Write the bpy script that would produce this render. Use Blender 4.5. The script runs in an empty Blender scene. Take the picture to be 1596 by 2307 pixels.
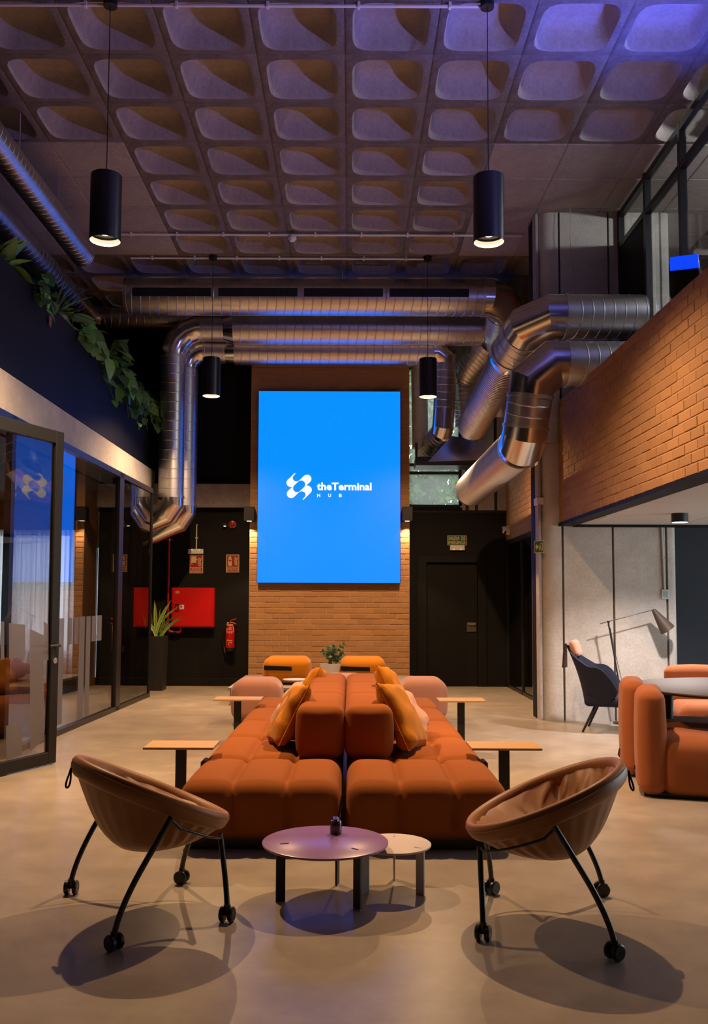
import bpy, bmesh, math, random
from mathutils import Vector, Matrix
R = math.radians; PI = math.pi; sin = math.sin; cos = math.cos
random.seed(7)
S = bpy.context.scene; COL = S.collection
# ------------------------------------------------------------------ camera
F, PX, PY, CH, TI, RO = 2040.0, 790.0, 1219.0, 1.40, R(3.9), R(0.2)
cd = bpy.data.cameras.new('camera'); cam = bpy.data.objects.new('camera', cd); COL.objects.link(cam)
cd.sensor_fit = 'VERTICAL'; cd.sensor_height = 24; cd.lens = 24*F/2307
cd.shift_x = (798-PX)/2307; cd.shift_y = (PY-1153.5)/2307
cd.clip_start = .05; cd.clip_end = 200
_r0, _u0, _f = Vector((1,0,0)), Vector((0,-sin(TI),cos(TI))), Vector((0,cos(TI),sin(TI)))
_r = cos(RO)*_r0+sin(RO)*_u0; _u = -sin(RO)*_r0+cos(RO)*_u0
cam.matrix_world = Matrix(((_r.x,_u.x,-_f.x,0),(_r.y,_u.y,-_f.y,0),(_r.z,_u.z,-_f.z,CH),(0,0,0,1)))
S.camera = cam
# ------------------------------------------------------------------ world, colour management
w = bpy.data.worlds.new('world'); S.world = w; w.use_nodes = True
w.node_tree.nodes['Background'].inputs[0].default_value = (.82,.93,1,1)
w.node_tree.nodes['Background'].inputs[1].default_value = 5.5
S.view_settings.view_transform = 'Standard'; S.view_settings.look = 'None'
S.view_settings.exposure = 0.0; S.view_settings.gamma = 1.0; S.view_settings.use_curve_mapping = False
try:
    S.cycles.use_denoising = True; S.cycles.max_bounces = 8; S.cycles.diffuse_bounces = 3
    S.cycles.glossy_bounces = 5; S.cycles.transparent_max_bounces = 12; S.cycles.sample_clamp_indirect = 6
except Exception: pass
WARM = (1.0,.62,.31)
P_PEND, P_SCONCE, P_SPOT, P_FLOODV, P_FLOOD = 1350, 80, 380, 500, 430
SCREEN_E = 2.1
# ------------------------------------------------------------------ pixel -> point on a known plane (1596x2307)
def ray(px, py):
    u, v = (px-PX)/F, (PY-py)/F
    u, v = u*cos(RO)-v*sin(RO), u*sin(RO)+v*cos(RO)
    return Vector((u, cos(TI)-v*sin(TI), sin(TI)+v*cos(TI)))
O = Vector((0,0,CH))
def atz(px, py, z=0.): d = ray(px,py); return O+d*((z-CH)/d.z)
def aty(px, py, y): d = ray(px,py); return O+d*(y/d.y)
def atx(px, py, x): d = ray(px,py); return O+d*(x/d.x)
# ------------------------------------------------------------------ materials
MATS = {}
ALB = .72; KEEP = ('raw_concrete','smooth_concrete','white_plastic','blue_grey_paint','wood_wool','galvanized_steel','bright_steel')
def mat(name, col, rough=.6, metal=0., var=None, bump=None, obj_rand=0., emit=None, spec=None, tex2=None, sheen=0, scale_vec=None, coat=0):
    m = bpy.data.materials.new(name); m.use_nodes = True; nt = m.node_tree; b = nt.nodes['Principled BSDF']
    b.inputs['Roughness'].default_value = rough; b.inputs['Metallic'].default_value = metal
    if spec is not None: b.inputs['Specular IOR Level'].default_value = spec
    if sheen: b.inputs['Sheen Weight'].default_value = sheen; b.inputs['Sheen Roughness'].default_value = .4
    if coat: b.inputs['Coat Weight'].default_value = coat; b.inputs['Coat Roughness'].default_value = .2
    if name not in KEEP:
        col = tuple(q*ALB for q in col); var = [(s_,a_,tuple(q*ALB for q in c_)) for s_,a_,c_ in var] if var else None
    c = (*col, 1); b.inputs['Base Color'].default_value = c
    N = nt.nodes.new; L = nt.links.new
    out = None
    tc = N('ShaderNodeTexCoord'); src = tc.outputs['Object']
    if scale_vec:
        mp = N('ShaderNodeMapping'); mp.inputs['Scale'].default_value = scale_vec; L(src, mp.inputs[0]); src = mp.outputs[0]
    if var:
        for k, (sc, amt, col2) in enumerate(var):
            n = N('ShaderNodeTexNoise'); n.inputs['Scale'].default_value = sc; n.inputs['Detail'].default_value = 6; n.inputs['Roughness'].default_value = .62
            L(src, n.inputs['Vector'])
            r = N('ShaderNodeValToRGB'); r.color_ramp.elements[0].position = .38; r.color_ramp.elements[1].position = .66
            r.color_ramp.elements[0].color = (0,0,0,1); r.color_ramp.elements[1].color = (amt,amt,amt,1)
            L(n.outputs['Fac'], r.inputs[0])
            mx = N('ShaderNodeMix'); mx.data_type = 'RGBA'
            L(r.outputs[0], mx.inputs[0])
            if out: L(out, mx.inputs[6])
            else: mx.inputs[6].default_value = c
            mx.inputs[7].default_value = (*col2, 1); out = mx.outputs[2]
    if obj_rand:
        oi = N('ShaderNodeObjectInfo'); h = N('ShaderNodeHueSaturation')
        mr = N('ShaderNodeMapRange'); mr.inputs[3].default_value = 1-obj_rand; mr.inputs[4].default_value = 1+obj_rand
        L(oi.outputs['Random'], mr.inputs[0]); L(mr.outputs[0], h.inputs['Value'])
        if out: L(out, h.inputs['Color'])
        else: h.inputs['Color'].default_value = c
        out = h.outputs[0]
    if out: L(out, b.inputs['Base Color'])
    if bump:
        last = None
        for sc, st, dist in bump:
            n = N('ShaderNodeTexNoise'); n.inputs['Scale'].default_value = sc; n.inputs['Detail'].default_value = 5
            L(src, n.inputs['Vector'])
            bp = N('ShaderNodeBump'); bp.inputs['Strength'].default_value = st; bp.inputs['Distance'].default_value = dist
            L(n.outputs['Fac'], bp.inputs['Height'])
            if last: L(last, bp.inputs['Normal'])
            last = bp.outputs[0]
        L(last, b.inputs['Normal'])
    if emit:
        b.inputs['Emission Color'].default_value = (*emit[0],1); b.inputs['Emission Strength'].default_value = emit[1]
    MATS[name] = m; return m
def glassmat(name, tint, ior=1.5, rough=.0, extra=0.0):
    m = bpy.data.materials.new(name); m.use_nodes = True; nt = m.node_tree; nt.nodes.remove(nt.nodes['Principled BSDF'])
    N = nt.nodes.new; L = nt.links.new; out = nt.nodes['Material Output']
    t = N('ShaderNodeBsdfTransparent'); t.inputs[0].default_value = (*tint,1)
    g = N('ShaderNodeBsdfGlossy'); g.inputs['Roughness'].default_value = rough; g.inputs[0].default_value = (1,1,1,1)
    fr = N('ShaderNodeFresnel'); ge = N('ShaderNodeNewGeometry'); mi = N('ShaderNodeMix'); mi.inputs[2].default_value = ior; mi.inputs[3].default_value = 1/ior
    L(ge.outputs['Backfacing'], mi.inputs[0]); L(mi.outputs[0], fr.inputs[0])
    mx = N('ShaderNodeMixShader'); L(t.outputs[0], mx.inputs[1]); L(g.outputs[0], mx.inputs[2])
    ad = N('ShaderNodeMath'); ad.operation = 'ADD'; ad.use_clamp = True; ad.inputs[1].default_value = extra
    L(fr.outputs[0], ad.inputs[0]); L(ad.outputs[0], mx.inputs[0]); L(mx.outputs[0], out.inputs[0])
    MATS[name] = m; return m
M = MATS
mat('polished_concrete_floor', (.47,.395,.315), .29, var=[(.55,.9,(.33,.27,.215)),(1.5,.8,(.59,.50,.40)),(4,.6,(.34,.28,.22))], bump=[(30,.02,.01)], spec=.38)
mat('stained_concrete', (.20,.165,.15), .9, var=[(1.3,.8,(.14,.115,.10)),(7,.7,(.27,.235,.215)),(30,.5,(.11,.09,.08))], bump=[(18,.3,.02),(90,.25,.006)], obj_rand=.08)
mat('raw_concrete', (.34,.30,.275), .85, var=[(1.1,.8,(.25,.215,.2)),(5,.6,(.42,.38,.35)),(28,.4,(.2,.17,.15))], bump=[(18,.25,.02),(90,.2,.006)], obj_rand=.08)
mat('smooth_concrete', (.53,.485,.43), .85, var=[(.9,.8,(.40,.365,.325)),(3.2,.7,(.62,.57,.515)),(9,.5,(.44,.40,.355)),(45,.4,(.33,.295,.265))], bump=[(14,.3,.012),(90,.3,.005)], spec=.2)
mat('brick', (.41,.205,.082), .85, var=[(6,.5,(.33,.155,.06)),(40,.3,(.47,.26,.12))], bump=[(60,.3,.004)], obj_rand=.1)
mat('mortar', (.52,.30,.14), .9, var=[(20,.4,(.43,.23,.1))], bump=[(70,.4,.005)])
mat('black_paint', (.009,.0085,.008), .6, var=[(3,.5,(.012,.011,.01))], bump=[(200,.05,.002)], spec=.15)
mat('black_paint_glossy', (.008,.0075,.007), .55, spec=.2)
mat('navy_paint', (.006,.007,.014), .6, spec=.2)
mat('blue_grey_paint', (.024,.026,.034), .6, spec=.2)
mat('black_metal', (.012,.012,.013), .38, spec=.5)
mat('dark_frame', (.014,.014,.015), .5, spec=.3)
mat('galvanized_steel', (.60,.585,.57), .36, 1., var=[(7,.7,(.52,.51,.5)),(30,.3,(.68,.67,.66))], bump=[(12,.04,.01)])
mat('bright_steel', (.68,.665,.645), .2, 1., bump=[(5,.03,.01)])
mat('orange_fabric', (.37,.108,.024), .95, spec=.1, var=[(5,.4,(.32,.092,.02)),(300,.5,(.42,.128,.03))], bump=[(420,.35,.002),(5,.12,.02)], sheen=.04)
mat('chair_fabric', (.42,.118,.03), .9, var=[(300,.5,(.48,.14,.04))], bump=[(420,.35,.002)], sheen=.06)
mat('maroon_fabric', (.16,.045,.03), .9, bump=[(420,.35,.002)], sheen=.2)
mat('pink_fabric', (.52,.22,.135), .9, var=[(300,.4,(.58,.26,.165))], bump=[(420,.3,.002)], sheen=.3)
mat('ochre_fabric', (.64,.225,.012), .9, spec=.1, var=[(5,.3,(.55,.185,.01))], bump=[(350,.3,.002),(9,.3,.02)], sheen=.15)
mat('pouf_orange', (.62,.205,.011), .9, spec=.1, var=[(300,.4,(.68,.24,.018))], bump=[(400,.35,.002)], sheen=.2)
mat('pale_pink_fabric', (.66,.34,.23), .9, bump=[(350,.3,.002),(9,.3,.02)], sheen=.2)
mat('navy_fabric', (.022,.025,.048), .9, bump=[(400,.35,.002)], sheen=.03, spec=.2)
mat('tan_leather', (.47,.205,.07), .45, spec=.3, var=[(9,.5,(.39,.165,.055)),(60,.3,(.51,.235,.085))], bump=[(260,.18,.002),(7,.1,.02)])
mat('light_wood', (.62,.36,.15), .5, var=[(14,.6,(.5,.27,.1))], scale_vec=(1,6,1))
mat('dark_table', (.075,.05,.036), .5, var=[(5,.5,(.095,.065,.048))])
mat('lilac_glass', (.36,.17,.47), .30, spec=.75)  # blue of the screen's reflection is worked into the base colour
mat('frosted_white_glass', (.85,.70,.64), .5, spec=.4)
mat('white_metal', (.72,.70,.68), .4)
mat('white_plastic', (.66,.62,.58), .45)
mat('grey_podium', (.34,.29,.26), .7, var=[(3,.4,(.3,.255,.23))])
mat('dark_podium', (.15,.13,.12), .7)
mat('planter_black', (.018,.017,.016), .5)
mat('pot_white', (.70,.68,.66), .5)
mat('red_paint', (.58,.004,.004), .35)
mat('red_pipe', (.42,.006,.006), .3)
mat('sign_red', (.40,.006,.006), .5)
mat('sign_cream', (.78,.60,.30), .6)
mat('sign_green', (.01,.14,.07), .5)
mat('brass', (.8,.5,.2), .3, 1.)
mat('amber_glass', (.10,.03,.012), .08, spec=.8)
mat('wood_wool', (.52,.485,.44), .95, var=[(60,.6,(.38,.35,.32)),(8,.4,(.58,.55,.5))], bump=[(90,.5,.01)], scale_vec=(1,8,1))
mat('reflector_glow', (.9,.8,.68), .5, emit=((1,.80,.58), .75))  # emission stands in for the lamplight falling on the pendant reflector
mat('lamp_inner', (.9,.85,.78), .5)
mat('leaf_green', (.11,.32,.06), .4, var=[(20,.6,(.2,.42,.1))], obj_rand=.35)
mat('leaf_light', (.24,.44,.11), .4, var=[(25,.6,(.12,.3,.06))], obj_rand=.3)
mat('leaf_dark', (.045,.15,.05), .35, var=[(20,.5,(.07,.2,.06))], obj_rand=.3)
mat('zamio_leaf', (.022,.065,.022), .55, obj_rand=.3)
mat('leaf_dry', (.34,.12,.03), .7)
mat('leaf_yellow', (.55,.50,.08), .45)
mat('stem', (.09,.14,.04), .6)
mat('soil', (.03,.02,.015), .9)
mat('tree_leaf', (.16,.27,.07), .6, var=[(1.5,.9,(.08,.15,.04)),(9,.6,(.26,.36,.12))], spec=.2)
mat('tree_bark', (.16,.13,.10), .9, bump=[(20,.5,.03)])
mat('curtain_fabric', (.75,.77,.85), .9)
mat('cable_grey', (.45,.43,.42), .5)
mat('frost_film', (.34,.31,.33), .7)
mat('screen_blue', (0,0,0), .4, emit=((.0,.1365,.85), SCREEN_E))
mat('screen_white', (0,0,0), .4, emit=((1,1,1), 1.0))
mat('lamp_glow', (1,1,1), .5, emit=((1,.72,.46), 9.))
mat('led_warm', (1,1,1), .5, emit=((1,.75,.5), 4.))
mat('led_green', (1,1,1), .5, emit=((.6,.8,.05), 1.))
mat('flood_blue', (.0,.02,.3), .3, emit=((.0,.06,1.), .9))
mat('lcd', (.35,.5,.48), .3)
glassmat('clear_glass', (.93,.95,.95), 1.5)
glassmat('tinted_glass', (.74,.72,.72), 1.62, 0, .05)
glassmat('smoked_glass', (.36,.34,.32), 1.6, .02)
glassmat('dusty_glass', (.95,.97,.97), 1.45)
glassmat('window_glass', (.95,.97,.97), 1.45)
# film of dust on the corner window, lit by the sky behind it
_nt = M['dusty_glass'].node_tree; _o = _nt.nodes['Material Output']; _s = _o.inputs[0].links[0].from_socket; _t = _nt.nodes.new('ShaderNodeBsdfTranslucent'); _t.inputs[0].default_value = (.8,.84,.78,1)
_x = _nt.nodes.new('ShaderNodeMixShader'); _x.inputs[0].default_value = .085; _nt.links.new(_s, _x.inputs[1]); _nt.links.new(_t.outputs[0], _x.inputs[2]); _nt.links.new(_x.outputs[0], _o.inputs[0])
# translucent curtain
_m = M['curtain_fabric']; _nt = _m.node_tree; _b = _nt.nodes['Principled BSDF']; _t = _nt.nodes.new('ShaderNodeBsdfTranslucent'); _t.inputs[0].default_value = (.88,.9,.97,1)
_x = _nt.nodes.new('ShaderNodeMixShader'); _x.inputs[0].default_value = .85; _nt.links.new(_b.outputs[0], _x.inputs[1]); _nt.links.new(_t.outputs[0], _x.inputs[2]); _tp = _nt.nodes.new('ShaderNodeBsdfTransparent'); _y = _nt.nodes.new('ShaderNodeMixShader'); _y.inputs[0].default_value = .12; _nt.links.new(_x.outputs[0], _y.inputs[1]); _nt.links.new(_tp.outputs[0], _y.inputs[2]); _nt.links.new(_y.outputs[0], _nt.nodes['Material Output'].inputs[0])
_m = M['frost_film']; _nt = _m.node_tree; _b = _nt.nodes['Principled BSDF']; _t = _nt.nodes.new('ShaderNodeBsdfTransparent'); _t.inputs[0].default_value = (.8,.8,.82,1)
_x = _nt.nodes.new('ShaderNodeMixShader'); _x.inputs[0].default_value = .35; _tl = _nt.nodes.new('ShaderNodeBsdfTranslucent'); _tl.inputs[0].default_value = (.6,.58,.6,1); _y = _nt.nodes.new('ShaderNodeMixShader'); _y.inputs[0].default_value = .45; _nt.links.new(_b.outputs[0], _y.inputs[1]); _nt.links.new(_tl.outputs[0], _y.inputs[2]); _nt.links.new(_y.outputs[0], _x.inputs[1]); _nt.links.new(_t.outputs[0], _x.inputs[2]); _nt.links.new(_x.outputs[0], _nt.nodes['Material Output'].inputs[0])
# ------------------------------------------------------------------ mesh builder
class MB:
    def __init__(s): s.v = []; s.f = []; s.m = []; s.mi = 0
    def add(s, vs, fs):
        k = len(s.v); s.v += [tuple(v) for v in vs]; s.f += [tuple(k+i for i in f) for f in fs]; s.m += [s.mi]*len(fs); return s
    def box(s, a, b, bev=0.):
        a, b = Vector(a), Vector(b)
        lo = [min(a[i],b[i]) for i in range(3)]; hi = [max(a[i],b[i]) for i in range(3)]
        if bev <= 0:
            vs = [(x,y,z) for x in (lo[0],hi[0]) for y in (lo[1],hi[1]) for z in (lo[2],hi[2])]
            return s.add(vs, [(0,1,3,2),(4,6,7,5),(0,4,5,1),(2,3,7,6),(0,2,6,4),(1,5,7,3)])
        c = [(lo[i]+hi[i])/2 for i in range(3)]; h = [(hi[i]-lo[i])/2 for i in range(3)]; bev = min(bev, *[q*.98 for q in h])
        vs = []; idx = {}
        for sx in (-1,1):
            for sy in (-1,1):
                for sz in (-1,1):
                    sg = (sx,sy,sz)
                    for ax in range(3):
                        idx[(sg,ax)] = len(vs)
                        vs.append(tuple(c[i]+sg[i]*(h[i]-(0 if i == ax else bev)) for i in range(3)))
        fs = []
        for ax in range(3):
            o1, o2 = (ax+1)%3, (ax+2)%3
            for sg in (-1,1):
                q = []
                for p1, p2 in ((-1,-1),(1,-1),(1,1),(-1,1)):
                    t = [0,0,0]; t[ax] = sg; t[o1] = p1; t[o2] = p2; q.append(idx[(tuple(t),ax)])
                fs.append(tuple(q if sg > 0 else q[::-1]))
            for p1 in (-1,1):
                for p2 in (-1,1):
                    t0 = [0,0,0]; t1 = [0,0,0]; t0[ax] = -1; t1[ax] = 1
                    t0[o1] = t1[o1] = p1; t0[o2] = t1[o2] = p2; t0, t1 = tuple(t0), tuple(t1)
                    fs.append((idx[(t0,o1)],idx[(t1,o1)],idx[(t1,o2)],idx[(t0,o2)]))
        for sx in (-1,1):
            for sy in (-1,1):
                for sz in (-1,1): fs.append(tuple(idx[((sx,sy,sz),a)] for a in range(3)))
        return s.add(vs, fs)
    def rbox(s, c, size, r, n=(6,6,6), k=4, fn=None, xf=None):
        h = [q/2 for q in size]; r = min(r, *h)
        def axis(i):
            core = h[i]-r; nn = n[i]
            mid = [-core+2*core*j/nn for j in range(nn+1)] if core > 1e-6 else [0.]
            arc = [r*math.tan(PI/4*j/k) for j in range(1,k+1)]
            return [-core-a for a in reversed(arc)]+mid+[core+a for a in arc]
        A = [axis(i) for i in range(3)]; vs = []; key = {}; fs = []
        def vid(p):
            kk = (round(p[0],5),round(p[1],5),round(p[2],5))
            if kk not in key:
                q = [max(-(h[i]-r),min(h[i]-r,p[i])) for i in range(3)]
                d = Vector([p[i]-q[i] for i in range(3)]); d.normalize()
                P = Vector(q)+d*r
                if fn: P = P+fn(P, d)
                P = (xf @ P) if xf else P
                key[kk] = len(vs); vs.append((P.x+c[0],P.y+c[1],P.z+c[2]))
            return key[kk]
        for ax in range(3):
            o1, o2 = (ax+1)%3, (ax+2)%3
            for sg in (-1,1):
                for i in range(len(A[o1])-1):
                    for j in range(len(A[o2])-1):
                        q = []
                        for ii, jj in ((i,j),(i+1,j),(i+1,j+1),(i,j+1)):
                            p = [0,0,0]; p[ax] = sg*h[ax]; p[o1] = A[o1][ii]; p[o2] = A[o2][jj]; q.append(vid(p))
                        fs.append(tuple(q if sg > 0 else q[::-1]))
        return s.add(vs, fs)
    def sweep(s, pts, rad, seg=20, caps=True, rings=None):
        pts = [Vector(p) for p in pts]; n = len(pts)
        if not isinstance(rad, (list,tuple)): rad = [rad]*n
        ts = [(pts[i+1]-pts[i]).normalized() for i in range(n-1)]
        t = ts[0]; ref = Vector((0,0,1)) if abs(t.z) < .9 else Vector((1,0,0))
        u = t.cross(ref).normalized(); v = t.cross(u).normalized()
        vs = []; fs = []
        for i in range(n):
            if i == 0: tin = ts[0]; nrm = ts[0]
            elif i == n-1: tin = ts[-1]; nrm = ts[-1]
            else: tin = ts[i-1]; nrm = (ts[i-1]+ts[i]).normalized()
            for j in range(seg):
                a = 2*PI*j/seg; o = (u*cos(a)+v*sin(a))*rad[i]
                o = o-tin*(o.dot(nrm)/max(.2,tin.dot(nrm))); p = pts[i]+o; vs.append((p.x,p.y,p.z))
            if 0 < i < n-1:
                q = ts[i-1].rotation_difference(ts[i]); u = q @ u; v = q @ v
        for i in range(n-1):
            for j in range(seg):
                a, b = i*seg+j, i*seg+(j+1)%seg; fs.append((a,a+seg,b+seg,b))
        if caps: fs.append(tuple(range(seg))); fs.append(tuple(reversed(range((n-1)*seg,n*seg))))
        return s.add(vs, fs)
    def lathe(s, prof, c=(0,0,0), seg=32, xf=None, cap=True):
        vs = []; fs = []; n = len(prof)
        for r, z in prof:
            for j in range(seg):
                a = 2*PI*j/seg; p = Vector((r*cos(a),r*sin(a),z)); p = xf @ p if xf else p
                vs.append((p.x+c[0],p.y+c[1],p.z+c[2]))
        for i in range(n-1):
            for j in range(seg):
                a, b = i*seg+j, i*seg+(j+1)%seg; fs.append((a,b,b+seg,a+seg))
        if cap and prof[0][0] > 1e-5: fs.append(tuple(reversed(range(seg))))
        if cap and prof[-1][0] > 1e-5: fs.append(tuple(range((n-1)*seg,n*seg)))
        return s.add(vs, fs)
    def poly(s, pts2, fr, th=.002):
        n = len(pts2); vs = [fr(x,y,0) for x,y in pts2]+[fr(x,y,th) for x,y in pts2]
        return s.add(vs, [tuple(range(n,2*n)),tuple(reversed(range(n)))]+[(i,(i+1)%n,n+(i+1)%n,n+i) for i in range(n)])
def build(name, mb, mats, parent=None, smooth=35, world=True, kind=None):
    me = bpy.data.meshes.new(name)
    vs = mb.v
    if parent and world:
        o = parent.matrix_world_loc if hasattr(parent,'matrix_world_loc') else wl(parent)
        vs = [(x-o[0],y-o[1],z-o[2]) for x,y,z in vs]
    me.from_pydata(vs, [], mb.f)
    bm = bmesh.new(); bm.from_mesh(me); bmesh.ops.recalc_face_normals(bm, faces=bm.faces); bm.to_mesh(me); bm.free()
    ml = mats if isinstance(mats,(list,tuple)) else [mats]
    for k in ml: me.materials.append(M[k])
    if len(ml) > 1: me.polygons.foreach_set('material_index', mb.m)
    if smooth:
        me.shade_smooth(); me.set_sharp_from_angle(angle=R(smooth))
    o = bpy.data.objects.new(name, me); COL.objects.link(o)
    if parent: o.parent = parent
    if kind: o['kind'] = kind
    return o
def wl(o):
    p = Vector(o.location)
    while o.parent: o = o.parent; p = p+Vector(o.location)
    return p
def thing(name, label, cat, loc=(0,0,0), rz=0., group=None):
    o = bpy.data.objects.new(name, None); COL.objects.link(o); o.location = loc; o.rotation_euler = (0,0,rz)
    o.empty_display_size = .1; o['label'] = label; o['category'] = cat
    if group: o['group'] = group
    return o
def tag(o, label, cat, group=None):
    o['label'] = label; o['category'] = cat
    if group: o['group'] = group
    return o
def struct(name, mb=None, mats=None, smooth=35, loc=(0,0,0)):
    if mb is None:
        o = bpy.data.objects.new(name, None); COL.objects.link(o); o.location = loc; o.empty_display_size = .1
    else: o = build(name, mb, mats, None, smooth)
    o['kind'] = 'structure'; return o
def inst(o, name, parent, mw):
    c = o.copy(); c.name = name; COL.objects.link(c); c.parent = parent; c.matrix_local = mw; return c
def copy_tree(o, parent=None):
    c = o.copy(); COL.objects.link(c)
    if parent: c.parent = parent
    for ch in list(o.children): copy_tree(ch, c)
    return c
def B(a, b, bev=0.): return MB().box(a, b, bev)
def fr_back(o):      # wall facing the camera: u to +x, v up, thickness towards -y
    o = Vector(o); return lambda x,y,t: (o.x+x, o.y-t, o.z+y)
def fr_right(o):     # wall on the right, facing -x: u towards +y ... read from the hall: u runs to the far end mirrored
    o = Vector(o); return lambda x,y,t: (o.x-t, o.y-x, o.z+y)
def text_mb(body, size, fr, th=.002, bold=0., align='LEFT', sx=1.):
    cu = bpy.data.curves.new('t','FONT'); cu.body = body; cu.size = size; cu.offset = bold; cu.align_x = align; cu.resolution_u = 2
    ob = bpy.data.objects.new('t', cu); COL.objects.link(ob)
    dg = bpy.context.evaluated_depsgraph_get(); me = bpy.data.meshes.new_from_object(ob.evaluated_get(dg))
    mb = MB(); mb.add([fr(v.co.x*sx, v.co.y, th) for v in me.vertices], [tuple(p.vertices) for p in me.polygons])
    bpy.data.objects.remove(ob); bpy.data.curves.remove(cu); bpy.data.meshes.remove(me); return mb
def text_w(body, width, height, fr, th=.002, bold=0.):
    """text scaled to an exact width and height, starting at (0,0)"""
    probe = text_mb(body, 1., lambda x,y,t: (x,y,t), 0, bold)
    xs = [v[0] for v in probe.v]; ys = [v[1] for v in probe.v]
    kx, ky = width/(max(xs)-min(xs)), height/(max(ys)-min(ys)); x0, y0 = min(xs), min(ys)
    mb = MB(); mb.add([fr((v[0]-x0)*kx,(v[1]-y0)*ky,th) for v in probe.v], probe.f); return mb
def spot(name, loc, energy, color, angle=100, blend=.5, rad=.03, target=None, parent=None):
    l = bpy.data.lights.new(name,'SPOT'); l.energy = energy; l.color = color; l.spot_size = R(angle); l.spot_blend = blend; l.shadow_soft_size = rad
    o = bpy.data.objects.new(name, l); COL.objects.link(o)
    if parent: o.parent = parent
    o.location = loc
    if target is not None: o.rotation_euler = (Vector(target)-Vector(loc)).to_track_quat('-Z','Y').to_euler()
    return o
# ================================================================== STRUCTURE
YB, ZC = 15.35, 6.25
build_floor = MB().box((-8.2,-3.6,-.2),(7.4,15.7,0)); struct('floor', build_floor, 'polished_concrete_floor', 0)
# ---- waffle ceiling: every coffer is a part, shared mesh
ceil = struct('ceiling', loc=(0,0,ZC))
DX, DY, X0, Y0 = .785, .775, .72, 7.73
def coffer_mesh():
    mb = MB(); seg = 40; hx, hy = DX/2, DY/2
    def ring(ax, ay, n, z):
        o = []
        for j in range(seg):
            t = 2*PI*j/seg; c, s = cos(t), sin(t); k = (abs(c)**n+abs(s)**n)**(-1/n) if n < 50 else 1/max(abs(c),abs(s)); o.append((ax*c*k, ay*s*k, z))
        return o
    rings = [ring(hx,hy,60,.012), ring(hx-.008,hy-.008,99,.004), ring(hx-.018,hy-.018,99,0), ring(.325,.320,5.,0), ring(.312,.307,4.6,.03), ring(.294,.289,4.3,.10), ring(.274,.269,4.,.165), ring(.25,.245,3.8,.205), ring(.20,.195,3.2,.228), ring(.11,.11,2.6,.238)]
    vs = [p for r_ in rings for p in r_]; fs = []
    for i in range(len(rings)-1):
        for j in range(seg):
            a, b = i*seg+j, i*seg+(j+1)%seg; fs.append((a,a+seg,b+seg,b))
    vs.append((0,0,.24)); c = len(vs)-1; k = (len(rings)-1)*seg
    for j in range(seg): fs.append((k+j,c,k+(j+1)%seg))
    mb.add(vs, fs); mb.m = [1 if q < 3*seg else 0 for q in range(len(fs))]; return mb
def panel_mesh():
    hx, hy = DX/2, DY/2
    vs = [(-hx,-hy,.012),(hx,-hy,.012),(hx,hy,.012),(-hx,hy,.012),(-hx+.012,-hy+.012,0),(hx-.012,-hy+.012,0),(hx-.012,hy-.012,0),(-hx+.012,hy-.012,0)]
    return MB().add(vs, [(4,5,6,7),(0,1,5,4),(1,2,6,5),(2,3,7,6),(3,0,4,7)])
cof = build('coffer', coffer_mesh(), ['raw_concrete','stained_concrete'], ceil, 50, world=False)
pan = build('slab_panel', panel_mesh(), 'raw_concrete', ceil, 20, world=False)
rest = MB(); first = {'c':True,'p':True}; cm, pm = coffer_mesh(), panel_mesh()
for i in range(-11,8):
    for j in range(-14,10):
        cx, cy = X0+DX*(i+.5), Y0+DY*(j+.5)
        solid = (9.2 < cy < 12.4) and (1.5 < cx < 4.7 or -5.6 < cx < -2.42)
        if j >= -2 and -7 <= i <= 5:
            src = pan if solid else cof; kk = 'p' if solid else 'c'
            mw = Matrix.Translation((cx,cy,0)) @ Matrix.Rotation(0 if not solid else 0, 4, 'Z')
            if first[kk]: src.matrix_local = mw; first[kk] = False
            else: inst(src, src.name.split('.')[0], ceil, mw)
        else:
            q = pm if solid else cm; rest.add([(v[0]+cx,v[1]+cy,v[2]) for v in q.v], q.f)
build('coffers_beyond_view', rest, 'raw_concrete', ceil, 50, world=False, kind='stuff').name = 'coffer_field'
build('slab', B((-8.2,-3.6,.26),(7.4,15.7,.4)), 'raw_concrete', ceil, 0, world=False)
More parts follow.
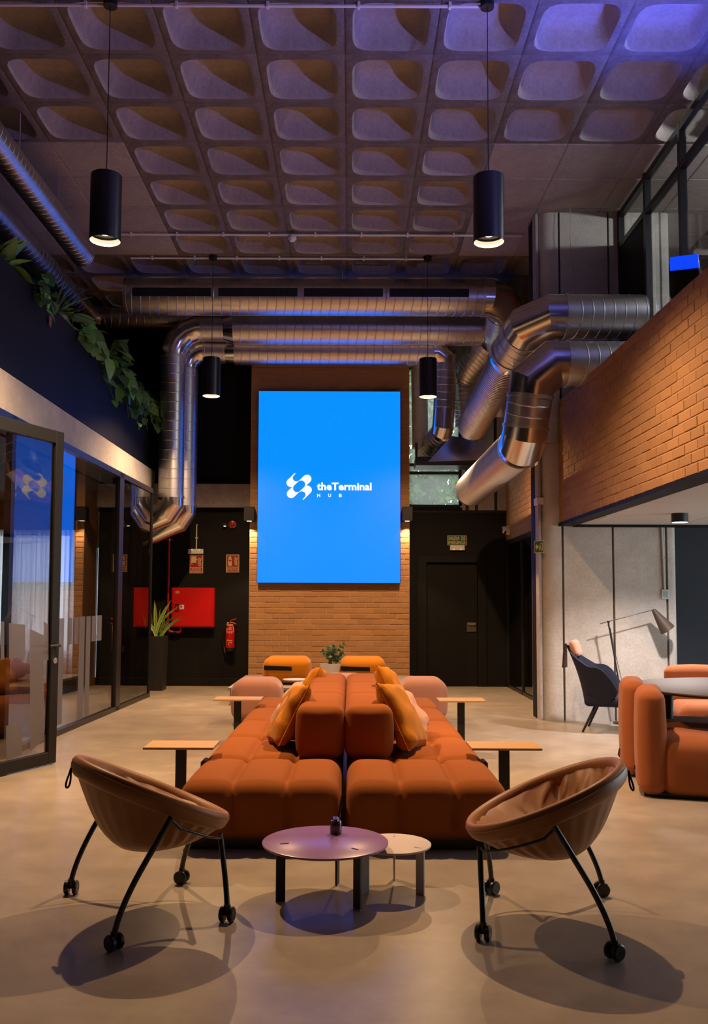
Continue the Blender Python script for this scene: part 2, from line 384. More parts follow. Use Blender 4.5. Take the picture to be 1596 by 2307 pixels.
# ---- brick helper
def brick_unit(L, h, d, c=.004):
    mb = MB(); x, z = L/2, h/2
    vs = [(-x,d,-z),(x,d,-z),(x,d,z),(-x,d,z),(-x,c,-z),(x,c,-z),(x,c,z),(-x,c,z),(-x+c,0,-z+c),(x-c,0,-z+c),(x-c,0,z-c),(-x+c,0,z-c)]
    return mb.add(vs, [(8,9,10,11),(4,5,9,8),(5,6,10,9),(6,7,11,10),(7,4,8,11),(0,1,5,4),(1,2,6,5),(2,3,7,6),(3,0,4,7)])
BL, BH, BJ = .25, .0875, .011
_bmesh = {}
def brick_wall(root, L, z0, z1, keep, rng, mlabel='brick'):
    """bricks on the local plane y=0 facing -y, u along local x; keep(u,z)->True makes an object of it"""
    rest = MB(); n = 0; row = 0; z = z0
    while z+BH <= z1+.02:
        off = (0, .5)[row % 2]*BL; u = -off
        while u < L-.01:
            a, b = max(0,u), min(L,u+BL)
            if b-a > .04:
                k = round(b-a,3); dd = rng.uniform(-.0025,.0025); rz = rng.uniform(-.003,.003)
                if k not in _bmesh: _bmesh[k] = brick_unit(k-BJ, BH-BJ, .03)
                cu, cz = (a+b)/2, z+BH/2
                if keep(cu,cz) and n < 300:
                    kk = ('o',k)
                    if kk not in _bmesh:
                        o = build('brick', _bmesh[k], 'brick', root, 0, world=False); _bmesh[kk] = o.data
                    else:
                        o = bpy.data.objects.new('brick', _bmesh[kk]); COL.objects.link(o); o.parent = root
                    o.location = (cu, dd, cz); o.rotation_euler = (0,0,rz); n += 1
                else: rest.add([(v[0]+cu,v[1]+dd,v[2]+cz) for v in _bmesh[k].v], _bmesh[k].f)
            u += BL
        z += BH; row += 1
    if rest.v: build('brick_field', rest, 'brick', root, 0, world=False, kind='stuff')
    return n
rng = random.Random(3)
# ---- brick pilaster behind the screen
PXL, PXR, PYF = -1.63, .955, 14.6
pil = struct('wall_center', loc=(PXL,PYF,0))
build('mortar_core', B((0,.006,0),(PXR-PXL,.74,ZC)), 'mortar', pil, 0, world=False)
sx0, sx1, sz0, sz1 = -1.45-PXL, .75-PXL, 1.8, 4.8
brick_wall(pil, PXR-PXL, .0, ZC-.05, lambda u,z: .24 < z < 5.35 and not (sx0 < u < sx1 and sz0 < z < sz1), rng)
# ---- back wall
wb = struct('wall_back', loc=(0,YB,0))
build('lower_panel', B((-3.6,YB,0),(PXL,YB+.2,3.02)), 'black_paint', wb, 0)
build('upper_panel', B((-5.0,YB,3.40),(PXL,YB+.2,ZC)), 'black_paint', wb, 0)
struct('trim_1', B((-3.6,YB-.16,3.0),(PXL-.005,YB-.055,3.40),.01), 'raw_concrete', 0)
build('lintel_wall', B((-3.6,YB,3.02),(PXL,YB+.2,3.40)), 'raw_concrete', wb, 0)
build('upper_wall', B((PXR,YB,5.45),(7.4,YB+.2,ZC)), 'raw_concrete', wb, 0)
build('service_panel', B((PXR-.05,YB,0),(1.14,YB+.2,2.98)), 'black_paint', wb, 0)
build('side_panel', B((2.30,YB,0),(2.9,YB+.2,2.98)), 'black_paint', wb, 0)
build('over_door_panel', B((1.14,YB,2.2),(2.30,YB+.2,2.98)), 'black_paint', wb, 0)
build('head_trim', B((PXR-.05,YB-.004,2.94),(2.66,YB+.1,2.98)), 'dark_frame', wb, 0)
build('wall_beyond', B((2.9,YB,0),(7.4,YB+.2,5.46)), 'raw_concrete', wb, 0)
build('upper_infill', B((1.90,YB,2.98),(2.9,YB+.2,5.46)), 'raw_concrete', wb, 0)
for x_ in (1.96,2.12,2.45): build('dark_post', B((x_,YB-.004,2.98),(x_+.05,YB,5.45)), 'black_metal', wb, 0)
build('meeting_room_wall', MB().box((-8.2,YB,0),(-6.75,YB+.2,3.3)).box((-6.75,YB,0),(-4.75,YB+.2,.55)).box((-6.75,YB,2.55),(-4.75,YB+.2,3.3)).box((-4.75,YB,0),(-3.6,YB+.2,3.3)), 'black_paint', wb, 0)
struct('baseboard_back', MB().box((-3.55,YB-.03,0),(PXL,YB,.13),.004), 'black_paint_glossy', 0)
# ---- emergency door
d2 = struct('door_2', loc=(1.72,YB,0))
build('door_light_block', B((1.13,YB+.15,-.05),(2.31,YB+.22,2.25)), 'black_paint', d2, 0)  # unseen block added behind the leaf to stop daylight leaking round it
build('door_frame', MB().box((1.14,YB-.02,0),(1.29,YB+.15,2.2)).box((2.16,YB-.02,0),(2.30,YB+.15,2.2)).box((1.29,YB-.02,2.09),(2.16,YB+.15,2.2)), 'black_paint_glossy', d2, 0)
build('door_leaf', B((1.30,YB+.035,.005),(2.155,YB+.085,2.085),.004), 'black_paint', d2, 0)
hp = build('handle_plate', B((1.975,YB+.02,.915),(2.135,YB+.035,1.075),.004), 'dark_table', d2, 0)
build('push_bar', MB().sweep([(1.995,YB+.02,1.04),(2.0,YB-.01,1.05),(2.11,YB-.01,1.05),(2.115,YB+.02,1.04)], .008, 10), 'galvanized_steel', d2)
# ---- windows to the outside
def window(name, x0, x1, z0, z1, mull, trans, y=YB+.05, fr=.05, mats='dark_frame', gl='window_glass'):
    r_ = struct(name, loc=((x0+x1)/2,y,z0)); m = MB()
    xs = [x0]+mull+[x1]; zs = [z0]+trans+[z1]
    for x in xs: m.box((x-fr/2,y-.04,z0),(x+fr/2,y+.05,z1))
    for z in zs: m.box((x0,y-.038,z-fr/2),(x1,y+.048,z+fr/2))
    build('window_frame', m, mats, r_, 0)
    for i in range(len(xs)-1):
        for j in range(len(zs)-1): build('pane', B((xs[i]+fr/2,y,zs[j]+fr/2),(xs[i+1]-fr/2,y+.008,zs[j+1]-fr/2)), gl, r_, 0)
    return r_
w1 = window('window_1', .97, 1.87, 3.05, 5.44, [], [3.62,3.76], gl='dusty_glass')
build('window_sill', B((.96,YB-.02,2.98),(1.9,YB+.2,3.03)), 'black_paint', w1, 0)
w4 = window('window_4', -6.75, -4.75, .55, 2.55, [-5.75], [])
# ---- left side: glazed meeting room, concrete beam, navy planter fascia
XL = -3.15
wl_ = struct('wall_left', loc=(XL,8,0))
build('planter_fascia', B((XL-.03,2.0,3.50),(XL,14.4,4.50)), 'navy_paint', wl_, 0)
build('concrete_beam', B((XL-.4,2.0,3.10),(XL+.012,14.4,3.49),.008), 'smooth_concrete', wl_, 0)
build('planter_trough', MB().box((XL-.5,2.0,3.50),(XL-.47,14.4,4.46)).box((XL-.47,2,4.30),(XL-.03,14.4,4.36)), 'soil', wl_, 0)
struct('floor_gallery', B((-8.2,2.0,3.12),(XL-.5,15.34,3.4)), 'black_paint', 0)
struct('wall_gallery', B((-5.1,-3.6,3.4),(-5.0,15.35,ZC)), 'black_paint', 0)
struct('wall_return', B((-3.95,13.8,0),(-3.80,15.34,3.11)), 'black_paint', 0)
struct('wall_west', B((-8.4,-3.6,0),(-8.2,15.7,ZC)), 'black_paint', 0)
struct('wall_near', B((-8.2,1.8,0),(XL,1.99,3.4)), 'black_paint', 0)
# glazing (window_2): frames, clear pane, smoked end panel
GA = math.atan(.02); w2 = struct('window_2', loc=(-3.25,0,0)); w2.rotation_euler = (0,0,-GA); XL0 = XL; XL = 0.; fm = MB()
def on_glass(px, py):
    n = Vector((cos(GA),-sin(GA),0)); d = ray(px,py); p = O+d*((Vector((-3.25,0,0))-O).dot(n)/d.dot(n)); return Vector((0,p.x*sin(GA)+p.y*cos(GA)+3.25*sin(GA),p.z))
for y, hw in ((2.05,.045),(6.62,.045),(8.2,.045),(11.83,.10),(13.54,.012)): fm.box((XL-.05,y-hw,0),(XL+.01,y+hw,3.1))
for y0, y1 in ((2.05,6.62),(8.2,13.55)): fm.box((XL-.05,y0,0),(XL+.01,y1,.06)).box((XL-.05,y0,3.03),(XL+.01,y1,3.1))
fm.box((XL-.05,6.62,2.96),(XL+.01,8.2,3.1)); build('window_frame', fm, 'black_metal', w2, 0, world=False)
build('pane', B((XL-.03,8.245,.06),(XL-.02,11.73,3.03)), 'tinted_glass', w2, 0, world=False)
build('pane', B((XL-.03,2.095,.06),(XL-.02,6.575,3.03)), 'tinted_glass', w2, 0, world=False)
build('end_panel', B((XL-.02,11.93,.06),(XL-.01,13.528,3.03)), 'smoked_glass', w2, 0, world=False)
for k in range(7):
    y = 11.98+k*.22; build('slat', B((XL-.16-.03*(k%2),y,.05),(XL-.12-.03*(k%2),y+.17,3.05)), 'dark_podium', w2, 0, world=False)
def strips_left():
    sc = 2.747
    for (a,b,t,bo) in ((380,408,1300,1950),(432,459,1297,1458),(473,497,1293,1458),(504,536,1290,1920),(547,572,1287,1900),(581,606,1285,1440),(613,640,1282,1435)):
        p = on_glass(a/sc, 920+t/sc); q = on_glass(b/sc, 920+t/sc); y0, y1 = p.y, q.y
        zb = max(.08, on_glass(b/sc-.02*(bo-t)/sc, 920+bo/sc).z)
        build('film_strip', B((XL-.02,y0,zb),(XL-.018,y1,p.z)), 'frost_film', w2, 0, world=False)
strips_left(); XL = XL0
# curtains of the meeting room
cur = thing('sheer_curtain', 'sheer pale curtain hanging at the meeting room window behind the glass', 'curtain', (-5.75,15.12,2.62))
def curtain_mb(x0, x1):
    mb = MB(); n = 90; vs = []; fs = []
    for i in range(n+1):
        x = x0+(x1-x0)*i/n; y = 15.12+.035*sin(i*.95)+.012*sin(i*2.3)
        vs += [(x,y,2.6),(x,y+.004,.12)]
    for i in range(n): fs.append((2*i,2*i+1,2*i+3,2*i+2))
    return mb.add(vs, fs)
build('drape', curtain_mb(-6.85,-5.77), 'curtain_fabric', cur, 60); build('drape', curtain_mb(-5.72,-4.6), 'curtain_fabric', cur, 60)
build('curtain_rail', MB().sweep([(-6.95,15.12,2.62),(-4.5,15.12,2.62)], .018, 10), 'black_metal', cur)
# ---- open glass door
d1 = struct('door_1', loc=(-3.05,6.76,0)); d1.rotation_euler = (0,0,math.atan2(.6,.235)); DL, DH = 1.31, 2.90
build('door_frame', MB().box((0,-.025,.01),(.10,.025,DH),.003).box((DL-.10,-.025,.01),(DL,.025,DH),.003).box((.10,-.025,.01),(DL-.10,.025,.11),.003).box((.10,-.025,DH-.11),(DL-.10,.025,DH),.003), 'dark_frame', d1, 0, world=False)
build('pane', B((.10,-.005,.11),(DL-.10,.005,DH-.11)), 'tinted_glass', d1, 0, world=False)
def door_uv(px, py):   # pixel -> (u,z) on the leaf plane
    d = ray(px,py); a = d1.rotation_euler.z; n = Vector((-sin(a),cos(a),0)); k = (Vector(d1.location)-O).dot(n)/d.dot(n); p = O+d*k
    q = p-Vector(d1.location); return q.x*cos(a)+q.y*sin(a), p.z
def door_strip(x0, x1, t0, t1, b0, b1):
    sc = 2.747; pts = [door_uv(x/sc, 920+y/sc) for x,y in ((x0,b0),(x1,b1),(x1,t1),(x0,t0))]
    pts = [(max(.105,min(DL-.105,u)),max(.115,z)) for u,z in pts]
    build('film_strip', MB().poly(pts, lambda x,y,t: (x,-.006-t,y), .001), 'frost_film', d1, 0, world=False)
for a in ((0,22,1318,1320,1556,1552),(52,152,1328,1340,1548,1540),(182,268,1365,1405,2124,2050),(270,296,1320,1340,1560,1558),(34,132,1964,1952,2186,2146)): door_strip(*a)
hu, hz = door_uv(125,1456)
hd = build('door_handle', MB().sweep([(DL-.05,-.025,1.02),(DL-.05,-.075,1.02)], .014, 12).sweep([(DL-.05,-.07,1.02),(DL-.17,-.07,1.02)], .011, 12).lathe([(.026,0),(.026,.008),(0,.008)], (DL-.05,-.034,1.02), 20, Matrix.Rotation(PI/2,4,'X')).sweep([(DL-.05,.025,1.02),(DL-.05,.07,1.02),(DL-.17,.07,1.02)], .011, 12), 'black_metal', d1, 35, world=False)
build('lock', MB().lathe([(.026,0),(.026,.006),(.010,.007),(.010,.012),(0,.012)], (DL-.05,-.025,.89), 20, Matrix.Rotation(PI/2,4,'X')), 'bright_steel', d1, 35, world=False)
hi_ = MB()
for z in (.35,1.45,2.55): hi_.sweep([(-.012,0,z-.06),(-.012,0,z+.06)], .014, 10)
build('hinge', hi_, 'black_metal', d1, 35, world=False)
# ---- right side: smoked glazing + brick above
XR = 2.65
wr = struct('wall_right', loc=(XR,15.35,0)); wr.rotation_euler = (0,0,-PI/2)   # local x runs towards the camera, y=0 plane faces -x
build('mortar_core', B((0,.006,2.45),(4.05,.25,ZC)), 'mortar', wr, 0, world=False)
brick_wall(wr, 4.05, 2.455, ZC-.03, lambda u,z: z < 3.75, rng)
m = MB()
for u in (0.03,1.35,2.7,4.0): m.box((u-.03,-.01,0),(u+.03,.05,2.45))
m.box((0,-.01,0),(4.05,.05,.05)).box((0,-.01,2.38),(4.05,.05,2.45)); build('glazing_frame', m, 'black_metal', wr, 0, world=False)
for a, b in ((.06,1.32),(1.38,2.67),(2.73,3.97)): build('pane', B((a,.01,.05),(b,.018,2.38)), 'smoked_glass', wr, 0, world=False)
for k in range(12):
    u = .08+k*.33; build('slat', B((u,.14+.05*(k%2),.03),(u+.25,.18+.05*(k%2),2.42)), 'dark_podium', wr, 0, world=False)
build('backing', B((0,.3,0),(4.05,.34,2.45)), 'black_paint', wr, 0, world=False)
# ---- concrete pier
pier = struct('pier', loc=(3.14,11.2,0)); outl = []
x0, x1, y0, y1, rr = 2.325, 3.95, 10.95, 11.6, .16
for k in range(9): a = PI+PI/2*k/8; outl.append((x0+rr+rr*cos(a), y0+rr+rr*sin(a)))
for gx in (2.575,3.185,3.83): outl += [(gx-.013,y0),(gx-.012,y0+.11),(gx+.012,y0+.11),(gx+.013,y0)]
for k in range(5): a = -PI/2+PI/2*k/4; outl.append((x1-.06+.06*cos(a), y0+.06+.06*sin(a)))
outl += [(x1,y1),(x0,y1)]
build('pier_shaft', MB().poly([(x,y) for x,y in outl], lambda x,y,t: (x,y,t), ZC), 'smooth_concrete', pier, 40)
build('joint_profile', B((2.295,11.0,0),(2.325,11.2,ZC)), 'raw_concrete', pier, 0)
build('joint_strip', B((2.29,11.2,0),(2.66,11.42,ZC)), 'black_paint', pier, 0)
# ---- mezzanine: brick parapet, soffit, floor slab, glazed partition
par = struct('parapet', loc=(2.533,10.95,0)); par.rotation_euler = (0,0,math.atan2(-1,.0138))
build('mortar_core', B((0,.006,2.37),(9.0,.17,3.84)), 'mortar', par, 0, world=False)
brick_wall(par, 9.0, 2.372, 3.84, lambda u,z: u < 4.75+(z-3.1)*.6, rng)
build('edge_trim', MB().box((0,-.012,2.335),(9.0,.17,2.37)), 'black_paint', par, 0, world=False)
sof = struct('ceiling_mezzanine', loc=(4.9,6,2.36)); pm_ = None
for i in range(4):
    for j in range(8):
        xa, ya = 2.74+i*1.2, 10.93-1.2*(j+1); xb = min(xa+1.2,7.2)
        build('wood_wool_panel', B((xa+.004,ya+.004,2.355),(xb-.004,ya+1.196,2.385),.004), 'wood_wool', sof, 0)
build('soffit_trim', MB().box((2.70,10.90,2.325),(7.2,10.95,2.36)), 'black_paint', sof, 0)  # black trim strip where the soffit meets the pier
build('mezzanine_slab', MB().box((2.71,1.95,2.39),(7.4,10.95,2.62)).box((2.92,10.95,2.39),(7.4,15.35,2.62)), 'raw_concrete', sof, 0)
w3 = struct('window_3', loc=(3.33,8,2.62)); m = MB(); ys = [10.92,9.93,8.86,7.79,6.72,5.65,4.58,3.51,2.44]
for y in ys: m.box((3.30,y-.035,2.62),(3.37,y+.035,ZC))
for z in (2.66,5.80,6.20): m.box((3.302,ys[-1],z-.035),(3.368,ys[0],z+.035))
build('window_frame', m, 'black_metal', w3, 0)
for k in range(len(ys)-1):
    build('pane', B((3.33,ys[k+1]+.035,5.835),(3.338,ys[k]-.035,6.165)), 'clear_glass', w3, 0)
    if k: build('pane', B((3.33,ys[k+1]+.035,2.695),(3.338,ys[k]-.035,5.765)), 'clear_glass', w3, 0)
build('blank_panel', B((3.31,9.965,2.695),(3.36,10.885,5.765)), 'black_paint', w3, 0)
build('glass_fin', MB().box((3.36,9.75,2.7),(3.50,9.76,5.76)), 'clear_glass', w3, 0)
mc = struct('mezzanine_column', MB().lathe([(.14,2.62),(.14,ZC)], (4.75,13.6,0), 24), 'white_plastic')
struct('wall_mezzanine', MB().box((2.92,15.0,2.62),(7.4,15.1,ZC)), 'smooth_concrete', 0)
struct('wall_blue', MB().box((3.95,11.45,0),(7.4,11.6,2.39)), 'blue_grey_paint', 0)
struct('wall_east', MB().box((7.2,-3.6,0),(7.4,4.6,ZC)).box((7.2,10.8,0),(7.4,15.7,ZC)).box((7.2,4.6,0),(7.4,10.8,.25)).box((7.2,4.6,2.3),(7.4,10.8,ZC)), 'smooth_concrete', 0)
w5 = struct('window_5', loc=(7.3,7.7,.25)); m = MB()
for y in (4.62,6.15,7.7,9.25,10.78): m.box((7.26,y-.03,.25),(7.34,y+.03,2.3))
m.box((7.262,4.6,.25),(7.338,10.8,.30)).box((7.262,4.6,2.25),(7.338,10.8,2.3)); build('window_frame', m, 'dark_frame', w5, 0)
for a, b in ((4.65,6.12),(6.18,7.67),(7.73,9.22),(9.28,10.75)): build('pane', B((7.30,a,.30),(7.308,b,2.25)), 'window_glass', w5, 0)
struct('wall_front', MB().box((-8.2,-3.8,0),(7.4,-3.6,ZC+.3)), 'black_paint', 0)
# ---- podium in front of the pilaster
f1 = atz(515,1549,.24); f0y = f1.y
pod = struct('podium', loc=(-.33,13.4,0))
build('podium_top', B((-1.67,f0y,.20),(1.0,PYF,.24),.004), 'grey_podium', pod, 0)
build('podium_base', B((-1.64,f0y+.03,0),(.97,PYF,.20)), 'dark_podium', pod, 0)
# ================================================================== DUCTS
def arc(P0, P1, P2, Rr, n):
    P0, P1, P2 = Vector(P0), Vector(P1), Vector(P2); a = (P0-P1).normalized(); b = (P2-P1).normalized(); th = a.angle(b)
    d = Rr/math.tan(th/2); bis = (a+b).normalized(); C_ = P1+bis*(Rr/sin(th/2)); A = P1+a*d; tot = PI-th
    ax = (A-C_).cross((P1+b*d)-C_).normalized(); out = [A]
    for k in range(n): out.append(C_+Matrix.Rotation(tot*(k+.5)/n, 4, ax) @ (A-C_)*(1/cos(tot/n/2)))
    out.append(P1+b*d); return out
def ribbed(mb, A, Bp, r0, r1, pitch=.13, h=.003, seg=36, tilt=.05, w_=.008):
    A, Bp = Vector(A), Vector(Bp); t = (Bp-A); L = t.length; t.normalize(); ref = Vector((0,0,1)) if abs(t.z) < .9 else Vector((1,0,0))
    u = t.cross(ref).normalized(); v = t.cross(u).normalized(); st = [(0,0,0)]; s = pitch*.6
    while s < L-pitch*.4:
        st += [(s-w_,0,1),(s-w_*.35,h,1),(s+w_*.35,h,1),(s+w_,0,1)]; s += pitch
    st.append((L,0,0)); vs = []; fs = []
    for s, dr, k in st:
        r = r0+(r1-r0)*s/L+dr
        for j in range(seg):
            a = 2*PI*j/seg; p = A+t*(s+k*tilt*cos(a))+(u*cos(a)+v*sin(a))*r; vs.append((p.x,p.y,p.z))
    n = len(st)
    for i in range(n-1):
        for j in range(seg):
            a, b = i*seg+j, i*seg+(j+1)%seg; fs.append((a,b,b+seg,a+seg))
    return mb.add(vs, fs)
def collar(root, P, t, r, L=.03, mt='galvanized_steel', h=.012):
    t = Vector(t).normalized(); P = Vector(P)
    build('collar', MB().sweep([P-t*L, P-t*L*.9, P+t*L*.9, P+t*L], [r,r+h,r+h,r], 36), mt, root, 20)
def duct(name, label, pts, radii, bend=.42, n=3, pitch=.13, lastp=None, ends=(True,True), group=None, mt='galvanized_steel', bends=None, elbow='bright_steel', rib=.0038):
    pts = [Vector(p) for p in pts]
    if not isinstance(radii,(list,tuple)): radii = [radii]*(len(pts)-1)
    root = thing(name, label, 'duct', pts[0], group=group)
    A = pts[0]
    for i in range(len(pts)-1):
        r = radii[i]
        if i < len(pts)-2:
            bb = bends[i] if bends else bend
            ap = arc(pts[i], pts[i+1], pts[i+2], bb, n); E_ = ap[0]
        else: ap = None; E_ = pts[-1]
        if (E_-A).length > .05: build('pipe', ribbed(MB(), A, E_, r, r, pitch if (lastp is None or i < len(pts)-2) else lastp, rib if (lastp is None or i < len(pts)-2) else rib*2.2), mt, root, 20)
        if ap:
            e = MB().sweep(ap, [r*1.015]*len(ap), 36, caps=False); build('elbow', e, elbow, root, 13)
            collar(root, ap[0], pts[i+1]-pts[i], r, .02); collar(root, ap[-1], pts[i+2]-pts[i+1], radii[i+1], .02); A = ap[-1]
    if ends[0]: build('end_cap', MB().sweep([pts[0], pts[0]+(pts[1]-pts[0]).normalized()*.04], [radii[0]*1.03]*2, 36), mt, root, 20)
    if ends[1]: build('end_cap', MB().sweep([pts[-1]-(pts[-1]-pts[-2]).normalized()*.04, pts[-1]], [radii[-1]*1.03]*2, 36), mt, root, 20)
    return root
def hanger(root, P, r):
    build('hanger', MB().sweep([(P[0],P[1],P[2]+r*.98),(P[0],P[1],ZC)], .005, 6), 'cable_grey', root)
# upper slotted supply duct
yD = 12.9; a = aty(286,668,yD); b = aty(1105,672,yD); zD1 = (a.z+b.z)/2; rD1 = .262
D1 = duct('slotted_air_duct', 'horizontal round steel duct with four black slotted grilles high under the ceiling', [(a.x,yD,zD1),(b.x+.22,yD,zD1),(b.x+.36,14.6,zD1-.5)], rD1, bend=.36, n=3, ends=(True,False))
for i, (p, q) in enumerate(((301,477),(494,671),(686,863),(878,1056))):
    xa, xb = aty(p,655,yD-.2).x, aty(q,655,yD-.2).x; ang = R(158)
    n_ = Vector((0,-cos(R(-4)),sin(R(-4)))); t_ = Vector((0,sin(R(-4)),cos(R(-4)))); cz = Vector((0,yD,zD1))+n_*(rD1+.004)
    g = MB(); f = lambda x,y,t: tuple(Vector((x,0,0))+cz+t_*y+n_*t)
    gr = build('vent_grille', MB().poly([(xa,-.06),(xb,-.06),(xb,.06),(xa,.06)], f, .006), 'black_metal', D1, 0)
    k = int((xb-xa)/.03); s_ = MB()
    for j in range(k):
        x = xa+(j+.5)*(xb-xa)/k; s_.poly([(x-.006,-.052),(x+.006,-.052),(x+.006,.052),(x-.006,.052)], lambda x,y,t: f(x,y,t+.006), .008)
    o = build('blade', s_, 'dark_frame', None, 0); o['kind'] = 'stuff'; o.parent = gr; o.location = -wl(gr)
for px in (475,772,960): p = aty(px,640,yD); hanger(D1, (p.x,yD,zD1), rD1)
# two parallel ducts that drop on the left and on the right of the screen
y2, y3 = 14.0, 14.3
va = aty(391,900,y2); vb = aty(383,1135,y2); ha = aty(470,737,y2); hb = aty(1095,748,y2)
rs, rb = .196, .25
x2 = (va.x+vb.x)/2; z2 = (ha.z+hb.z)/2; zb = vb.z
red = aty(506,735,y2).x; red2 = aty(528,735,y2).x
D2 = thing('air_duct', 'large steel duct nearest above the blue screen, dropping beside the black wall', 'duct', (0,y2,z2))
def D2part():
    ap = arc((red,y2,z2),(x2,y2,z2),(x2,y2,zb),.46,4); r = rs
    build('pipe', ribbed(MB(), (red,y2,z2), ap[0], r, r, .13), 'galvanized_steel', D2, 20)
    build('elbow', MB().sweep(ap, r*1.015, 36, caps=False), 'bright_steel', D2, 13); collar(D2, ap[0], (1,0,0), r, .02); collar(D2, ap[-1], (0,0,1), r, .02)
    low = arc(ap[-1],(x2,y2,zb-.10),(x2-.75,y2+.1,zb-.40),.3,2)
    build('pipe', ribbed(MB(), ap[-1], low[0], r, r, .15), 'galvanized_steel', D2, 20)
    build('elbow', MB().sweep(low+[(x2-.75,y2+.1,zb-.40)], r*1.015, 36), 'bright_steel', D2, 13); collar(D2, low[0], (0,0,1), r, .02)
    build('reducer', MB().sweep([(red,y2,z2),(red2,y2,z2)], [rs*1.02,rb*1.02], 36, caps=False), 'bright_steel', D2, 13)
    P1 = (hb.x+.20,y2,z2); P2 = (hb.x+.26,y2+.35,z2-1.3); e = arc((red2,y2,z2),P1,P2,.3,2)
    build('pipe', ribbed(MB(), (red2,y2,z2), e[0], rb, rb, .14), 'galvanized_steel', D2, 20)
    build('elbow', MB().sweep(e, rb*1.015, 36, caps=False), 'bright_steel', D2, 13); collar(D2, e[0], (1,0,0), rb, .02)
    build('pipe', ribbed(MB(), e[-1], P2, rb*.86, rb*.86, .14), 'galvanized_steel', D2, 20)
    for px in (555,845): p = aty(px,715,y2); hanger(D2, (p.x,y2,z2), rb)
D2part()
D3 = thing('air_duct', 'smaller looking steel duct tucked behind and below the larger one over the screen', 'duct', (0,y3,z2-.3))
def D3part():
    hz = aty(740,793,y3).z; v = aty(418,950,y3); x3 = v.x; zz = vb.z-.05; r = rs*.98; rB = .215
    xa, xb = aty(510,790,y3).x, aty(530,790,y3).x
    ap = arc((xa,y3,hz),(x3,y3,hz),(x3,y3,zz),.30,4)
    build('pipe', ribbed(MB(), (xa,y3,hz), ap[0], r, r, .13), 'galvanized_steel', D3, 20)
    build('elbow', MB().sweep(ap, r*1.015, 36, caps=False), 'bright_steel', D3, 13); collar(D3, ap[0], (1,0,0), r, .02)
    low = arc(ap[-1],(x3,y3,zz-.14),(x3-.80,y3+.1,zz-.48),.3,2)
    build('pipe', ribbed(MB(), ap[-1], low[0], r, r, .15), 'galvanized_steel', D3, 20)
    build('elbow', MB().sweep(low+[(x3-.80,y3+.1,zz-.48)], r*1.015, 36), 'bright_steel', D3, 13); collar(D3, low[0], (0,0,1), r, .02)
    build('reducer', MB().sweep([(xa,y3,hz),(xb,y3,hz)], [r*1.02,rB*1.02], 36, caps=False), 'bright_steel', D3, 13)
    q = aty(1005,870,y3); e = arc((xb,y3,hz),(q.x,y3,hz),(q.x,y3,hz-1.2),.20,2); rv = .163
    build('pipe', ribbed(MB(), (xb,y3,hz), e[0], rB, rB, .14), 'galvanized_steel', D3, 20)
    build('elbow', MB().sweep(e, [rB*1.015,rB,rB*.9,rv*1.02], 36, caps=False), 'bright_steel', D3, 13)
    m1 = aty(1001,924,y3); m2 = aty(998,962,y3); pe = aty(962,1020,y3+.75); zq = (q.x+m1.x)/2
    build('pipe', ribbed(MB(), e[-1], (m1.x,y3,m1.z), rv*1.06, rv*1.06, .12), 'galvanized_steel', D3, 20)
    e2 = arc((m1.x,y3,m1.z),(m2.x,y3,m2.z-.05),pe,.12,2)
    build('elbow', MB().sweep([(m1.x,y3,m1.z)]+e2, rv*1.05, 36, caps=False), 'bright_steel', D3, 13)
    build('pipe', ribbed(MB(), e2[-1], pe, rv*1.04, rv*1.1, .09), 'galvanized_steel', D3, 20)
D3part()
# duct along the gallery, open end, and the one below it that turns behind the slotted duct
a = atx(0,338,-3.3); b = atx(186,568,-3.3); zz = (a.z+b.z)/2
LD = duct('gallery_duct', 'narrow spiral duct with an open end running under the ceiling above the plants', [(-3.3,2.2,zz),(-3.3,b.y,zz)], .145, pitch=.10, rib=.0022, ends=(False,False))
collar(LD, (-3.3,b.y-.02,zz), (0,1,0), .14, .02)
for y in (8.7,9.9): hanger(LD, (-3.3,y,zz), .14)
a = atx(205,716,-4.19)
LD2 = duct('gallery_duct', 'grey steel duct behind the plants that turns behind the slotted duct', [(-4.19,2.2,a.z),(-4.19,a.y,a.z),(.2,a.y+.1,a.z)], .165, bend=.25, n=2, rib=.0022, ends=(False,True))
# two big ducts that come off the mezzanine
pr = atx(1455,714,3.33); yA = pr.y; zA = pr.z; rA = .245
a1 = aty(1150,800,10.75); a2 = aty(1064,961,13.6)
RA = duct('mezzanine_duct', 'upper of two big ducts leaving the mezzanine, entering the black panel', [(3.30,yA,zA),(aty(1205,722,yA).x,yA,zA),tuple(a1),tuple(a2)], [rA,rA,rA*.9], bends=[.42,.20], n=2, pitch=.12, lastp=.055, ends=(False,False))
yB_ = 9.75; pb = aty(1290,820,yB_)
b1 = aty(1180,1000,yB_+.15); b2 = aty(1062,1104,13.9)
RB = duct('mezzanine_duct', 'lower of two big ducts crossing the brick parapet and bending down', [(3.28,yB_,pb.z),(aty(1205,812,yB_).x,yB_,pb.z),tuple(b1),tuple(b2)], [rA,rA,rA*.98], bends=[.40,.22], n=2, pitch=.12, lastp=.055, ends=(False,True))
